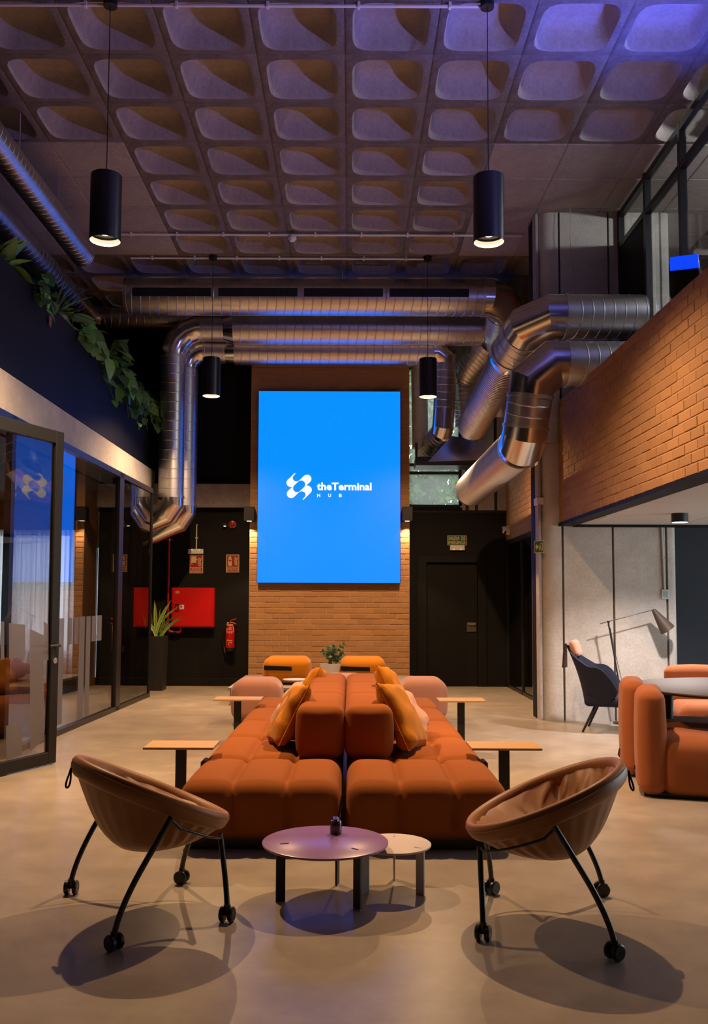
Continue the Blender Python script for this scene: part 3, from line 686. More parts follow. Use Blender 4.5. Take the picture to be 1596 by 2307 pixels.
# ducts and plenum in the corner by the window
c1 = aty(1080,800,14.3); c2 = aty(1030,862,14.7)
RC = duct('corner_duct', 'steel duct in the window corner, bending from a slope to upright', [tuple(aty(1100,776,14.1)),tuple(aty(1044,853,14.6)),tuple(aty(1050,960,14.75))], [.215,.20], bend=.16, n=2, pitch=.07)
RD = duct('corner_duct', 'pale upright duct in the window corner close to the brick', [tuple(aty(945,790,14.9)),tuple(aty(948,1010,14.9))], [.14], pitch=.14, mt='white_metal', elbow='white_metal')
pl = thing('duct_plenum', 'tapered sheet steel transition box between ducts at the window', 'duct', tuple(aty(1020,1010,14.4)))
def plenum():
    A = [aty(x,y,14.35) for x,y in ((965,1040),(1092,1036),(1097,996),(1018,982))]; Bk = [v+Vector((0,.7,.0)) for v in A]
    build('transition', MB().add(A+Bk, [(0,1,2,3),(7,6,5,4),(0,4,5,1),(1,5,6,2),(2,6,7,3),(3,7,4,0)]), 'bright_steel', pl, 0)
    build('flange', MB().box(aty(938,1048,14.4), aty(1098,1040,14.9),.004), 'black_metal', pl, 0)
    build('hanger', MB().sweep([tuple(aty(1050,985,14.6)),tuple(aty(1050,985,14.6)+Vector((0,0,ZC-aty(1050,985,14.6).z)))],.005,6), 'cable_grey', pl)
    build('bracket', MB().box(aty(936,1048,14.38), aty(941,998,14.42)), 'black_metal', pl, 0)
plenum()
# ================================================================== FURNITURE
V = Vector
# ---- modular sofas, back to back
YS, SZ = 5.2, .385
seamsY = [5.2, 6.05, 7.01, 7.97, 8.93, 9.9]
def seat_mb(sx, y0, y1, xw=.925, tuft=3):
    # centre at origin; local size xw x (y1-y0)
    L = y1-y0; h = SZ-.05; mb = MB()
    def fn(P, d):
        u = (P.x/xw+.5)*tuft; g = abs(u-round(u))*xw/tuft
        inner = 0 < round(u) < tuft
        k = math.exp(-(g/.022)**2) if inner else 0.
        o = -d*.020*k if (d.z > -.3) else V((0,0,0))
        puff = 0.
        if d.z > .2:
            fx = abs(sin(PI*u)); fy = max(0.,cos(PI*P.y/L))**.5
            puff = .026*(fx**.6)*fy
        if abs(d.y) > .5 or abs(d.x) > .5:
            o = o+V((d.x,d.y,0))*.012*abs(sin(PI*u))**.5*(1 if abs(d.y) > .5 else 0)
        return o+V((0,0,puff))
    mb.rbox((0,0,.05+h/2-.006), (xw,L-.004,h-.01), .095, (54,10,4), 5, fn); return mb
def back_mb(y0, y1, sx):
    L = y1-y0; mb = MB()
    def fn(P, d):
        k = max(0.,1-(P.y/(L/2))**2); z = P.z/.17
        return V((d.x*.022*(1-z*z*.6), d.y*.02*max(0,1-(P.x/.14)**2)*max(0,1-z*z), d.z*.018*k))
    mb.rbox((0,0,0), (.29,L-.004,.34), .055, (6,10,6), 4, fn); return mb
SOFA = {}
for nm, sx, lab in (('w',-1,'long terracotta tufted modular sofa facing the glass meeting room'),('e',1,'long terracotta tufted modular sofa facing the concrete pier and round table')):
    xc = -.035+sx*.478; root = thing('modular_sofa', lab, 'sofa', (xc,YS,0), 0, 'back to back sofas'); SOFA[nm] = root
    for i in range(5):
        o = build('seat_module', seat_mb(sx, seamsY[i], seamsY[i+1]), 'orange_fabric', root, 60, world=False); o.location = (0,(seamsY[i]+seamsY[i+1])/2-YS,0)
    for i in range(1,4):
        o = build('backrest', back_mb(seamsY[i], seamsY[i+1], sx), 'orange_fabric', root, 60, world=False); o.location = (-sx*.315,(seamsY[i]+seamsY[i+1])/2-YS+.02,SZ+.155)
    build('plinth', B((-.42,.06,0),(.42,4.62,.06)), 'black_metal', root, 0, world=False)
    # dark tab at the module joint
    build('joint_tab', MB().rbox((sx*.445,.87,.315),(.035,.16,.10),.015,(2,3,2),3), 'maroon_fabric', root, 40, world=False)
# ---- plank tables standing beside the sofas
def plank_table(px0, px1, pyf, px_leg, lab, z=.53):
    f = atz(px0, pyf, z); q = atz(px1, pyf, z); y0 = f.y; Lx = q.x-f.x; dep = .30
    root = thing('plank_table', lab, 'side table', ((f.x+q.x)/2,y0+dep/2,0), 0, 'plank tables along the sofas')
    build('tabletop', MB().poly([(-Lx/2,-dep/2),(Lx/2,-dep/2),(Lx/2,dep/2),(-Lx/2,dep/2)], lambda x,y,t: (x,y,z-.014+t), .014), 'light_wood', root, 0, world=False)
    lx = atz(px_leg, pyf, z).x-(f.x+q.x)/2
    build('leg', B((lx-.035,-.05,.0),(lx+.035,-.035,z-.014)), 'black_metal', root, 0, world=False)
    build('foot', B((lx-.14,-.12,.0),(lx+.14,.10,.012),.003), 'black_metal', root, 0, world=False)
    build('top_bracket', B((lx-.06,-.06,z-.022),(lx+.06,.1,z-.014)), 'black_metal', root, 0, world=False)
    return root
plank_table(322,481,1684,402,'wooden plank table by the sofa nearer the glass door', .47)
plank_table(480,588,1576,533,'wooden plank table by the terracotta pouf on the glass wall side', .47)
plank_table(1064,1222,1686,1142,'wooden plank table by the sofa facing the round dining table', .47)
plank_table(990,1096,1579,1042,'wooden plank table by the terracotta pouf on the pier side', .47)
# ---- cushions
def cushion(name, lab, c, size, rot, mt, th=.13, seed=0):
    root = thing(name, lab, 'cushion', c); rg = random.Random(seed); mb = MB(); n = 22; a, b = size[0]/2, size[1]/2
    ph = [rg.uniform(0,6) for _ in range(6)]; vs = []; fs = []
    def P(u, v, sg):
        pin = 1-.11*(u*u*v*v)**.5*0; e = (1-u**4)*(1-v**4); x = a*u*(1-.10*(1-u*u)*0-.09*(1-abs(v))**1.0*abs(u)**6); y = b*v*(1-.09*(1-abs(u))*abs(v)**6)
        wr_ = .010*sin(6*u+ph[0]+2*v)*cos(5*v+ph[1])+.007*sin(11*u*v+ph[2]); t = th/2*max(e,0)**.42
        return V((x,y,sg*(t+wr_*min(1,3*e))))
    for sg in (1,-1):
        for i in range(n+1):
            for j in range(n+1): vs.append(tuple(rot @ P(-1+2*i/n,-1+2*j/n,sg)))
    k = (n+1)**2
    for s_ in (0,1):
        for i in range(n):
            for j in range(n):
                q = [s_*k+i*(n+1)+j, s_*k+(i+1)*(n+1)+j, s_*k+(i+1)*(n+1)+j+1, s_*k+i*(n+1)+j+1]; fs.append(tuple(q if s_ == 0 else q[::-1]))
    mb.add(vs, fs); bmx = build('cover', mb, mt, root, 70, world=False)
    me = bmx.data; bm = bmesh.new(); bm.from_mesh(me); bmesh.ops.remove_doubles(bm, verts=bm.verts, dist=.0008); bmesh.ops.recalc_face_normals(bm, faces=bm.faces); bm.to_mesh(me); bm.free()
    edge = [tuple(rot @ P(u,v,0)) for u,v in [(-1+2*i/16,-1) for i in range(16)]+[(1,-1+2*i/16) for i in range(16)]+[(1-2*i/16,1) for i in range(16)]+[(-1,1-2*i/16) for i in range(17)]]
    build('piping', MB().sweep(edge, .004, 6), mt, root, 60, world=False)
    return root
def crot(lean, yaw, roll=0.):
    """cushion stands on edge, its face towards -x/+x (lean about y), then turned about z"""
    return Matrix.Rotation(yaw,3,'Z') @ Matrix.Rotation(lean,3,'Y') @ Matrix.Rotation(roll,3,'Z')
cushion('cushion', 'ochre cushion leaning nearest on the meeting room side sofa', (-.43,6.5,.60), (.46,.50), crot(R(-62),R(8),R(8)), 'ochre_fabric', .16, 1)
cushion('cushion', 'pale pink cushion tucked behind an ochre one, meeting room side', (-.475,6.98,.60), (.40,.46), crot(R(-58),R(3),R(-4)), 'pale_pink_fabric', .13, 2)
cushion('cushion', 'small ochre cushion far along the sofa on the meeting room side', (-.36,8.5,.60), (.44,.46), crot(R(-62),R(-6),R(6)), 'ochre_fabric', .15, 3)
cushion('cushion', 'ochre cushion leaning nearest on the pier side sofa', (.36,6.4,.61), (.50,.50), crot(R(62),R(-14),R(-7)), 'ochre_fabric', .16, 4)
cushion('cushion', 'pale pink cushion leaning on the pier side sofa', (.475,7.0,.57), (.36,.44), crot(R(55),R(-8),R(4)), 'pale_pink_fabric', .12, 5)
cushion('cushion', 'ochre cushion behind the other ochre one on the pier side sofa', (.36,7.5,.65), (.48,.46), crot(R(64),R(-6),R(-10)), 'ochre_fabric', .15, 6)
# ---- poufs
def pouf(lab, c, size, r, mt, strap=None, group=None, rz=0):
    root = thing('pouf', lab, 'pouf', c, rz, group); sx_, sy_, h = size
    fn = lambda P,d: V((d.x*.018*(1-(2*P.z/h)**2), d.y*.018*(1-(2*P.z/h)**2), d.z*.012 if d.z > 0 else 0))
    build('upholstery', MB().rbox((0,0,.015+h/2), (sx_,sy_,h-.02), r, (8,8,8), 6, fn), mt, root, 60, world=False)
    build('glide', B((-sx_*.35,-sy_*.35,0),(sx_*.35,sy_*.35,.03)), 'black_metal', root, 0, world=False)
    if strap:
        a, b, z = strap; build('strap', MB().add([V((a,-sy_/2-.022,z-.028)),V((b,-sy_/2-.022,z-.035)),V((b,-sy_/2-.022,z+.022)),V((a,-sy_/2-.022,z+.035)),V((a,-sy_/2-.005,z-.028)),V((b,-sy_/2-.005,z-.035)),V((b,-sy_/2-.005,z+.022)),V((a,-sy_/2-.005,z+.035))], [(0,1,2,3),(4,7,6,5),(0,4,5,1),(3,2,6,7),(0,3,7,4),(1,5,6,2)]), 'black_paint', root, 0, world=False)
    return root
pouf('dusty terracotta block pouf at the sofa end by the glass wall', (-1.085,10.75,0), (.55,.62,.50), .13, 'pink_fabric')
pouf('dusty terracotta block pouf at the sofa end by the emergency door', (.87,10.9,0), (.52,.62,.50), .13, 'pink_fabric')
pouf('dusty terracotta block pouf half hidden behind the two backrests', (-.08,11.2,0), (.52,.6,.515), .13, 'pink_fabric')
g_ = 'ochre poufs on the podium'
pouf('ochre pouf with a black strap, under the lettering side of the screen nearest the extinguisher', (-.90,13.15,.24), (.64,.62,.37), .10, 'pouf_orange', (-.31,.08,.24), g_)
pouf('ochre pouf with a black strap, beside the potted plant towards the emergency door', (.18,13.15,.24), (.62,.62,.37), .10, 'pouf_orange', (-.31,.10,.235), g_)
# ---- white pot with plant on the podium
def pot_plant():
    c = (-.26,12.95,.24); root = thing('potted_plant', 'small green plant with feathered leaflets in a square white pot on the podium', 'plant', c, R(38))
    build('pot', MB().add([V((sx*.105,sy*.105,0)) for sx,sy in ((-1,-1),(1,-1),(1,1),(-1,1))]+[V((sx*.12,sy*.12,.30)) for sx,sy in ((-1,-1),(1,-1),(1,1),(-1,1))]+[V((sx*.108,sy*.108,.30)) for sx,sy in ((-1,-1),(1,-1),(1,1),(-1,1))]+[V((sx*.10,sy*.10,.26)) for sx,sy in ((-1,-1),(1,-1),(1,1),(-1,1))],
        [(3,2,1,0)]+[(i,(i+1)%4,4+(i+1)%4,4+i) for i in range(4)]+[(4+i,4+(i+1)%4,8+(i+1)%4,8+i) for i in range(4)]+[(8+i,8+(i+1)%4,12+(i+1)%4,12+i) for i in range(4)]+[(12,13,14,15)]), 'pot_white', root, 0, world=False)
    build('soil', B((-.1,-.1,.24),(.1,.1,.268)), 'soil', root, 0, world=False)
    rg = random.Random(4); Z = Matrix.Rotation(-R(38),3,'Z'); lf = None
    stems = [(.34,.30),(.10,.26),(-.05,.28),(-.22,.20),(.02,.20),(.16,.17),(-.13,.17)]
    for k, (dx, h) in enumerate(stems):
        dx *= .62; P = [Z @ V((dx*t*t+.02*k-.05, rg.uniform(-.04,.04)*t, .26+h*t*1.0)) for t in [i/8 for i in range(9)]]
        st = build('stem', MB().sweep(P, [.009-.0007*i for i in range(9)], 6), 'stem', root, 60, world=False)
        for i in range(3,9):
            for sg in (-1,1):
                tn = (P[i]-P[i-1]).normalized(); sd = tn.cross(Z @ V((0,-1,.2))).normalized()*sg
                if lf is None:
                    lf = build('leaf', leaf_mb(.060,.020,.15), 'zamio_leaf', root, 60, world=False); lo = lf
                else: lo = lf.copy(); COL.objects.link(lo)
                d = (sd*.75+tn*.8+V((0,rg.uniform(-.3,.1),0))).normalized(); nn = d.cross(tn).cross(d) if 0 else (Z @ V((rg.uniform(-.3,.3),-1,.5)))
                lo.matrix_local = leaf_matrix(P[i], d, nn, .8+rg.random()*.35); lo.parent = root
    return root
def leaf_mb(L, W, fold=.2, heart=False, curl=.25):
    n = 6; vs = []; fs = []
    for i in range(n+1):
        t = i/n; w_ = W*(sin(PI*t**.75) if not heart else (sin(PI*min(1,t*.80+.20))**.8)) if 0 < i < n else (W*.0 if i == n or not heart else W*.25)
        z = -curl*L*t*t
        vs += [(t*L,-w_,z+fold*w_),(t*L,0,z),(t*L,w_,z+fold*w_)]
    for i in range(n):
        a = 3*i; fs += [(a,a+3,a+4,a+1),(a+1,a+4,a+5,a+2)]
    return MB().add(vs, fs)
def leaf_matrix(P, d, nrm, s=1.):
    x = V(d).normalized(); z = V(nrm); z = (z-x*z.dot(x)); z = z.normalized() if z.length > 1e-4 else x.orthogonal().normalized(); y = z.cross(x)
    return Matrix(((x.x*s,y.x*s,z.x*s,P[0]),(x.y*s,y.y*s,z.y*s,P[1]),(x.z*s,y.z*s,z.z*s,P[2]),(0,0,0,1)))
pot_plant()
# ---- small pedestal table by the podium
def pedestal():
    p = atz(668,1530,.45); root = thing('pedestal_table', 'small round white table on one thin stem before the podium', 'side table', (p.x,p.y,0))
    build('tabletop', MB().lathe([(0,.436),(.155,.436),(.168,.443),(.168,.45),(0,.45)], seg=40), 'white_metal', root, 40, world=False)
    build('stem', MB().lathe([(.011,.012),(.011,.436)], (.02,0,0), 12), 'cable_grey', root, 40, world=False)
    build('foot', MB().lathe([(0,0),(.13,0),(.13,.008),(.02,.014),(0,.014)], seg=32), 'cable_grey', root, 40, world=False)
pedestal()
# ---- leather tub chairs on castors
def tub_chair(lab, c, rz, seed):
    root = thing('tub_chair', lab, 'chair', c, rz, 'leather tub chairs'); rg = random.Random(seed)
    Rr, zc, tl = .368, .545, R(23.5); n = V((sin(tl),0,cos(tl))); ex = V((cos(tl),0,-sin(tl))); ey = V((0,1,0)); C0 = V((0,0,zc))
    def rim(a, r=Rr, dz=0.): return C0+ex*(r*cos(a))+ey*(r*1.03*sin(a))+n*dz
    # bowl shell: outside and inside skins between rim and bottom
    bot = V((-.06,0,.275)); seg, lv = 168, 18
    def skin(inner):
        vs = []; fs = []
        for i in range(lv+1):
            t = i/lv; f = ((1-.60*t)*(1-t**6)**.5 if inner else (1-.52*t**1.25)*(1-t**7)**.5) if t < 1 else 0.; 
            for j in range(seg):
                a = 2*PI*j/seg; P = rim(a, Rr-(.022 if inner else -.015)); B_ = bot+V((.02,0,.06) if inner else (0,0,0)); Q = B_.lerp(P, f); k = t**1.15
                Q.z = P.z+(B_.z-P.z)*(k if inner else k); Q.z = P.z*(1-k)+B_.z*k
                if inner and 0 < i:
                    amp = .050*sin(PI*min(1,t*1.1))**.8*(.5+.5*abs(cos(a*.5)))
                    ph_ = 22*a+2.6*sin(2*a+seed)+1.8*sin(t*5+3*a); back = .5+.5*cos(a)
                    Q += (B_-P).normalized().cross(V((0,0,1))).normalized()*0+V((cos(a),sin(a),.5))*(-amp*(1-2*abs(sin(ph_*.5))**.7)*.6*(.5+.5*back))
                    if abs(a-PI) < 1.1: Q += V((1,0,.3))*(.014*sin(8*(a-PI)+t*4)*sin(PI*t))
                    cr = math.exp(-((abs(((a-PI+PI)%(2*PI))-PI)-1.35)/.10)**2); Q += V((-cos(a),-sin(a),0))*(-.03*cr*sin(PI*t))
                if not inner and i > 3:
                    Q += V((cos(a),sin(a),0))*(.007*sin(26*a+3*sin(4*t))*sin(PI*t)*(1 if cos(a) > -.2 else .2))
                vs.append(tuple(Q))
        for i in range(lv):
            for j in range(seg):
                p, q = i*seg+j, i*seg+(j+1)%seg; fs.append((p,q,q+seg,p+seg))
        return vs, fs
    mb = MB(); mb.add(*skin(False)); build('outer_shell', mb, 'tan_leather', root, 70, world=False)
    mb = MB(); mb.add(*skin(True)); build('seat', mb, 'tan_leather', root, 70, world=False)
    # rolled rim: elliptical section, thicker band outside
    rm = MB(); k = 96; s_ = 14; vs = []; fs = []
    for j in range(k):
        a = 2*PI*j/k; out = (ex*cos(a)+ey*sin(a)); P = rim(a, Rr-.006)
        for q in range(s_):
            b = 2*PI*q/s_; w_ = .027+.004*sin(a*9+seed)*.3; p = P+out*(w_*cos(b)*.95)+n*(.042*sin(b)-.018)-out*(.010*(1-sin(b))*.8); vs.append(tuple(p))
    for j in range(k):
        for q in range(s_): fs.append((j*s_+q, ((j+1)%k)*s_+q, ((j+1)%k)*s_+(q+1)%s_, j*s_+(q+1)%s_))
    rm.add(vs, fs); build('rim', rm, 'tan_leather', root, 70, world=False)
    # loop strap at the top of the back
    T = rim(PI, Rr+.012, -.03); build('carry_loop', MB().sweep([T+V((-.004-.016*sin(PI*t)-.006*sin(2*PI*t),.004+.010*sin(2*PI*t),-.085*sin(PI*t)**.8)) for t in [i/18 for i in range(19)]], .0045, 8), 'black_paint', root, 60, world=False)
    # legs with castors and side rods
    feet = {('b',-1):(-.265,-.40),('b',1):(-.265,.40),('f',-1):(.255,-.31),('f',1):(.255,.31)}
    tops = {('b',-1):rim(-PI*.5-.05,Rr+.035,-.05),('b',1):rim(PI*.5+.05,Rr+.035,-.05),('f',-1):rim(-.42,Rr+.0,-.075),('f',1):rim(.42,Rr+.0,-.075)}
    for kk, (fx, fy) in feet.items():
        T = tops[kk]; Fp = V((fx,fy,.066)); sgx = -1 if kk[0] == 'b' else 1
        dd = T-Fp; knee = Fp+V((.10*dd.x,.10*dd.y,.24*dd.z)); M_ = T.lerp(knee,.55); P = [T, T.lerp(M_,.5)]
        for i in range(11):
            t = i/10; P.append((1-t)**2*M_+2*t*(1-t)*knee+t*t*Fp)
        lg = build('leg', MB().sweep(P, .0125, 12), 'black_metal', root, 50, world=False)
        aw = rg.uniform(0,PI); axd = V((cos(aw),sin(aw),0)); cw = MB(); Rot = axd.to_track_quat('Z','Y').to_matrix()
        for sg in (-1,1): cw.lathe([(0,-.011),(.028,-.011),(.033,-.006),(.033,.006),(.028,.011),(0,.011)], V((fx,fy,.033))+axd*(sg*.020), 22, Rot)
        cw.lathe([(.007,-.03),(.007,.03)], V((fx,fy,.033)), 10, Rot).lathe([(.012,.035),(.015,.05),(.015,.075)], (fx,fy,0), 12)
        ca = build('castor', cw, 'black_metal', lg, 40, world=False)
    for sg in (-1,1):
        a = tops[('b',sg)]; b = tops[('f',sg)]; mid = [a+V((.0,-sg*.004,-.012))]
        for i in range(1,8):
            t = i/8; an = (PI*.5+.05)*(1-t)+.42*t; mid.append(rim(sg*an, Rr+.024-.015*t, -.085))
        build('side_rod', MB().sweep(mid+[b], .006, 8), 'black_metal', root, 50, world=False)
    return root
tub_chair('brown leather tub chair on castors beside the glass door', (-.91,4.23,0), R(29), 1)
tub_chair('brown leather tub chair on castors beside the orange dining chairs', (.872,4.12,0), R(168), 5)
# ---- coffee tables
def round_table(name, lab, c, rad, z, legs, top_m, leg_m, rz0, pads):
    root = thing(name, lab, 'coffee table', c)
    build('tabletop', MB().lathe([(0,z-.012),(rad-.004,z-.012),(rad,z-.009),(rad,z-.002),(rad-.003,z),(0,z)], seg=72), top_m, root, 40, world=False)
    for k in range(3):
        a = rz0+k*2*PI/3; p = V((cos(a),sin(a),0)); t = V((-sin(a),cos(a),0)); r0 = legs; mb = MB()
        q = [p*(r0-.022)-t*.005, p*(r0-.022)+t*.005, p*(r0+.022)+t*.005, p*(r0+.022)-t*.005]
        mb.add([v+V((0,0,.004)) for v in q]+[v+V((0,0,z-.012)) for v in q], [(0,1,2,3),(7,6,5,4)]+[(i,(i+1)%4,4+(i+1)%4,4+i) for i in range(4)])
        lg = build('leg', mb, leg_m, root, 0, world=False)
        build('foot', MB().add([v for v in q]+[v+V((0,0,.004)) for v in q], [(0,1,2,3),(7,6,5,4)]+[(i,(i+1)%4,4+(i+1)%4,4+i) for i in range(4)]), 'white_plastic', lg, 0, world=False)
        build('leg_pad', MB().add([v*.92+V((0,0,z)) for v in q]+[v*.92+V((0,0,z+.002)) for v in q], [(0,1,2,3),(7,6,5,4)]+[(i,(i+1)%4,4+(i+1)%4,4+i) for i in range(4)]), pads, root, 0, world=False)
    return root
ZB, ZS = .268, .222
round_table('coffee_table', 'larger round lilac topped coffee table on black flat legs', (-.115,4.40,0), .30, ZB, .215, 'lilac_glass', 'black_metal', R(195), 'black_metal')
round_table('coffee_table', 'smaller round white coffee table on white flat legs', (.215,4.545,0), .187, ZS, .155, 'frosted_white_glass', 'white_metal', R(205), 'white_metal')
def diffuser():
    p = atz(757,1878,ZB); root = thing('reed_diffuser', 'dark amber bottle with black reeds on the lilac coffee table', 'diffuser', (p.x,p.y,ZB))
    build('bottle', MB().lathe([(0,0),(.026,0),(.029,.004),(.029,.058),(.026,.064),(.012,.066),(.012,.078),(.0085,.078),(.0085,.064),(.022,.056),(.022,.01),(0,.01)], seg=28), 'amber_glass', root, 40, world=False)
    build('collar', MB().lathe([(.013,.066),(.014,.068),(.014,.080),(.009,.080)], seg=20, cap=False), 'bright_steel', root, 40, world=False)
    for dx, dy in ((.032,.005),(.040,.012),(.028,.02)): build('reed', MB().sweep([(0,0,.012),(dx*.5,dy*.5,.10),(dx,dy,.185)], .0022, 6), 'black_paint', root, 60, world=False)
diffuser()
# ---- dining group
def dining_chair(lab, c, rz):
    root = thing('dining_chair', lab, 'chair', c, rz, 'upholstered chairs around the round dining table'); mb = MB()   # faces +x
    def fb(P, d):
        yy = P.y/.30; return V((.035*yy*yy + .012*d.x*(1-(P.z/.37)**2), d.y*.01, d.z*.014*(1-yy*yy)))
    build('backrest', MB().rbox((-.22,0,.395), (.185,.60,.75), .075, (4,10,8), 5, fb), 'chair_fabric', root, 60, world=False)
    def fs_(P, d): return V((d.x*.016, d.y*.016*(1-(P.z/.2)**2), d.z*.014 if d.z > 0 else 0))
    build('seat', MB().rbox((.18,0,.225), (.62,.60,.42), .095, (8,8,6), 5, fs_), 'chair_fabric', root, 60, world=False)
    build('base', B((-.26,-.24,0),(.42,.24,.03)), 'black_metal', root, 0, world=False)
    build('pull_tab', MB().sweep([(-.325,-.22,.22),(-.335,-.22,.17),(-.325,-.20,.15),(-.322,-.19,.21)], .005, 6), 'maroon_fabric', root, 50, world=False)
    return root
dining_chair('orange upholstered dining chair nearest the leather tub chair, its back to the sofas', (2.47,6.87,0), R(-17))
dining_chair('orange upholstered dining chair second along, its back to the sofas, half behind the first', (2.58,7.64,0), R(-15))
dining_chair('orange upholstered dining chair across the round table, facing the camera', (3.50,9.1,0), R(-97))
def dining_table():
    c = (3.32,7.5,0); root = thing('dining_table', 'dark round dining table among the orange upholstered chairs', 'table', c); z = .72; r = .98
    build('tabletop', MB().lathe([(0,z-.03),(r-.06,z-.03),(r-.004,z-.012),(r,z-.008),(r-.002,z),(0,z)], seg=72), 'dark_table', root, 40, world=False)
    for k in range(4):
        a = R(170)+k*PI/2; p = V((cos(a)*.70,sin(a)*.70,0)); build('leg', MB().sweep([tuple(p*1.0),tuple(p*.96+V((0,0,z-.03)))], [.036,.042], 20), 'black_metal', root, 40, world=False)
    build('underframe', MB().sweep([(-.66,.12,z-.05),(.66,-.12,z-.05)], .02, 8).sweep([(.12,.66,z-.05),(-.12,-.66,z-.05)], .02, 8), 'black_metal', root, 40, world=False)
dining_table()
# ---- dark lounge chairs
def lounge_chair(lab, c, rz, pillow=True):
    root = thing('lounge_chair', lab, 'armchair', c, rz); n, m = 40, 14; vs = []; fs = []
    # shell: a wing that wraps from arm over the back to the other arm; faces +x
    def S_(u, v, off):
        a = PI*(.5+ (u-.5)*1.26)+PI*.5 ; a = PI+(u-.5)*R(214)       # angle round the seat
        b = abs(u-.5)*2; top = .93-.22*min(1,b/.62)**1.2-.26*max(0,(b-.70)/.30)**2.2; lo = .30+.10*max(0,(b-.66)/.34)**2
        z = lo+(top-lo)*v; fl = .28+.08*v-off; rec = -.11*v*v*(1-b)**.7
        x = cos(a)*fl*1.02+rec+.03; y = sin(a)*(.29+.06*v-off)
        if b > .75: x += .0
        return V((x,y,z))
    th = .028
    for k, of in ((0,0),(1,th)):
        for i in range(n+1):
            for j in range(m+1): vs.append(tuple(S_(i/n,j/m,of)))
    K = (n+1)*(m+1); ix = lambda k,i,j: k*K+i*(m+1)+j
    for i in range(n):
        for j in range(m): fs.append((ix(0,i,j),ix(0,i+1,j),ix(0,i+1,j+1),ix(0,i,j+1))); fs.append((ix(1,i,j),ix(1,i,j+1),ix(1,i+1,j+1),ix(1,i+1,j)))
        for j in (0,m): fs.append((ix(0,i,j),ix(1,i,j),ix(1,i+1,j),ix(0,i+1,j)))
    for j in range(m):
        for i in (0,n): fs.append((ix(0,i,j),ix(0,i,j+1),ix(1,i,j+1),ix(1,i,j)))
    build('shell', MB().add(vs, fs), 'navy_fabric', root, 60, world=False)
    ins = MB(); vs = []; fs = []
    for i in range(n+1):
        for j in range(m+1):
            u = .14+.72*i/n; v = .06+.9*j/m; P = S_(u,v,th+.004); k = .012*sin(i*.95+1.5*v)*sin(PI*j/m); vs.append(tuple(P+V((-P.x,-P.y,0)).normalized()*(k+.012)))
    for i in range(n):
        for j in range(m): a = i*(m+1)+j; fs.append((a,a+1,a+m+2,a+m+1))
    build('quilted_lining', ins.add(vs, fs), 'navy_fabric', root, 60, world=False)
    build('seat', MB().rbox((.07,0,.335),(.60,.56,.11),.05,(6,6,2),5), 'navy_fabric', root, 60, world=False)
    for sx_ in (-1,1):
        for sy_ in (-1,1): build('leg', MB().sweep([(.05+sx_*.16,sy_*.17,.30),(.05+sx_*.30,sy_*.25,0)], [.017,.012], 12), 'black_metal', root, 50, world=False)
    if pillow:
        build('head_pillow', MB().rbox((-.345,0,.90),(.09,.30,.19),.049,(3,4,3),5, None, Matrix.Rotation(R(-20),3,'Y')), 'pale_pink_fabric', root, 60, world=False)
        build('pillow_strap', MB().add([V((-.37,-.09,.945)),V((-.37,.09,.945)),V((-.465,.09,.955)),V((-.465,-.09,.955)),V((-.49,-.09,.68)),V((-.49,.09,.68)),V((-.455,.09,.68)),V((-.455,-.09,.68)),V((-.455,-.09,.945)),V((-.455,.09,.945))], [(0,1,2,3),(3,2,5,4),(4,5,6,7),(7,6,9,8)]), 'pink_fabric', root, 40, world=False)
        build('lumbar_pillow', MB().rbox((-.02,-.02,.44),(.11,.34,.16),.05,(3,4,3),5, None, Matrix.Rotation(R(-25),3,'Y')), 'pale_pink_fabric', root, 60, world=False)
    return root
lounge_chair('dark navy winged lounge chair with a pale pink head pillow before the pier', (2.87,10.15,0), R(-22))
lounge_chair('dark lounge chair almost hidden behind the round dining table', (4.15,10.35,0), R(168), False)
# ---- floor lamp
def floor_lamp():
    yl = 10.72; j = aty(1371,1401,yl); base = V((aty(1400,1500,yl).x+.05,yl,0)); root = thing('floor_lamp', 'black cantilever floor lamp with a grey cone shade behind the lounge chair', 'lamp', base)
    build('base', MB().lathe([(0,0),(.15,0),(.15,.012),(.02,.02),(0,.02)], base, 36), 'black_metal', root)
    build('pole', MB().sweep([tuple(base+V((0,0,.01))),tuple(j)], .009, 10), 'black_metal', root)
    a0, a1 = aty(1353,1405,yl), aty(1475,1373,yl)
    build('arm', MB().sweep([tuple(a0),tuple(a1)], .006, 10), 'black_metal', root)
    build('joint', MB().lathe([(0,-.02),(.014,-.018),(.014,.018),(0,.02)], j, 14, Matrix.Rotation(PI/2,3,'X')), 'black_metal', root)
    build('cable', MB().sweep([tuple(j+V((.02,-.005,.0))),tuple(j+V((-.01,-.01,-.04))),tuple(j+V((.02,-.01,-.07))),tuple(j.lerp(base,.3)+V((.012,-.012,0))),tuple(base+V((.02,-.02,.2)))], .003, 6), 'black_metal', root)
    t = aty(1473,1374,yl); mth = aty(1505,1419,yl); ax = (mth-t).normalized(); q = ax.to_track_quat('Z','Y').to_matrix(); L = (mth-t).length
    build('shade', MB().lathe([(0,-.004),(.014,0),(.025,.004),(.092,L),(.089,L),(.022,.012),(0,.01)], t, 36, q), 'dark_table', root)
    build('shade_lining', MB().lathe([(.087,L-.002),(.021,.02),(0,.02)], t, 36, q, False), 'lamp_inner', root)
floor_lamp()
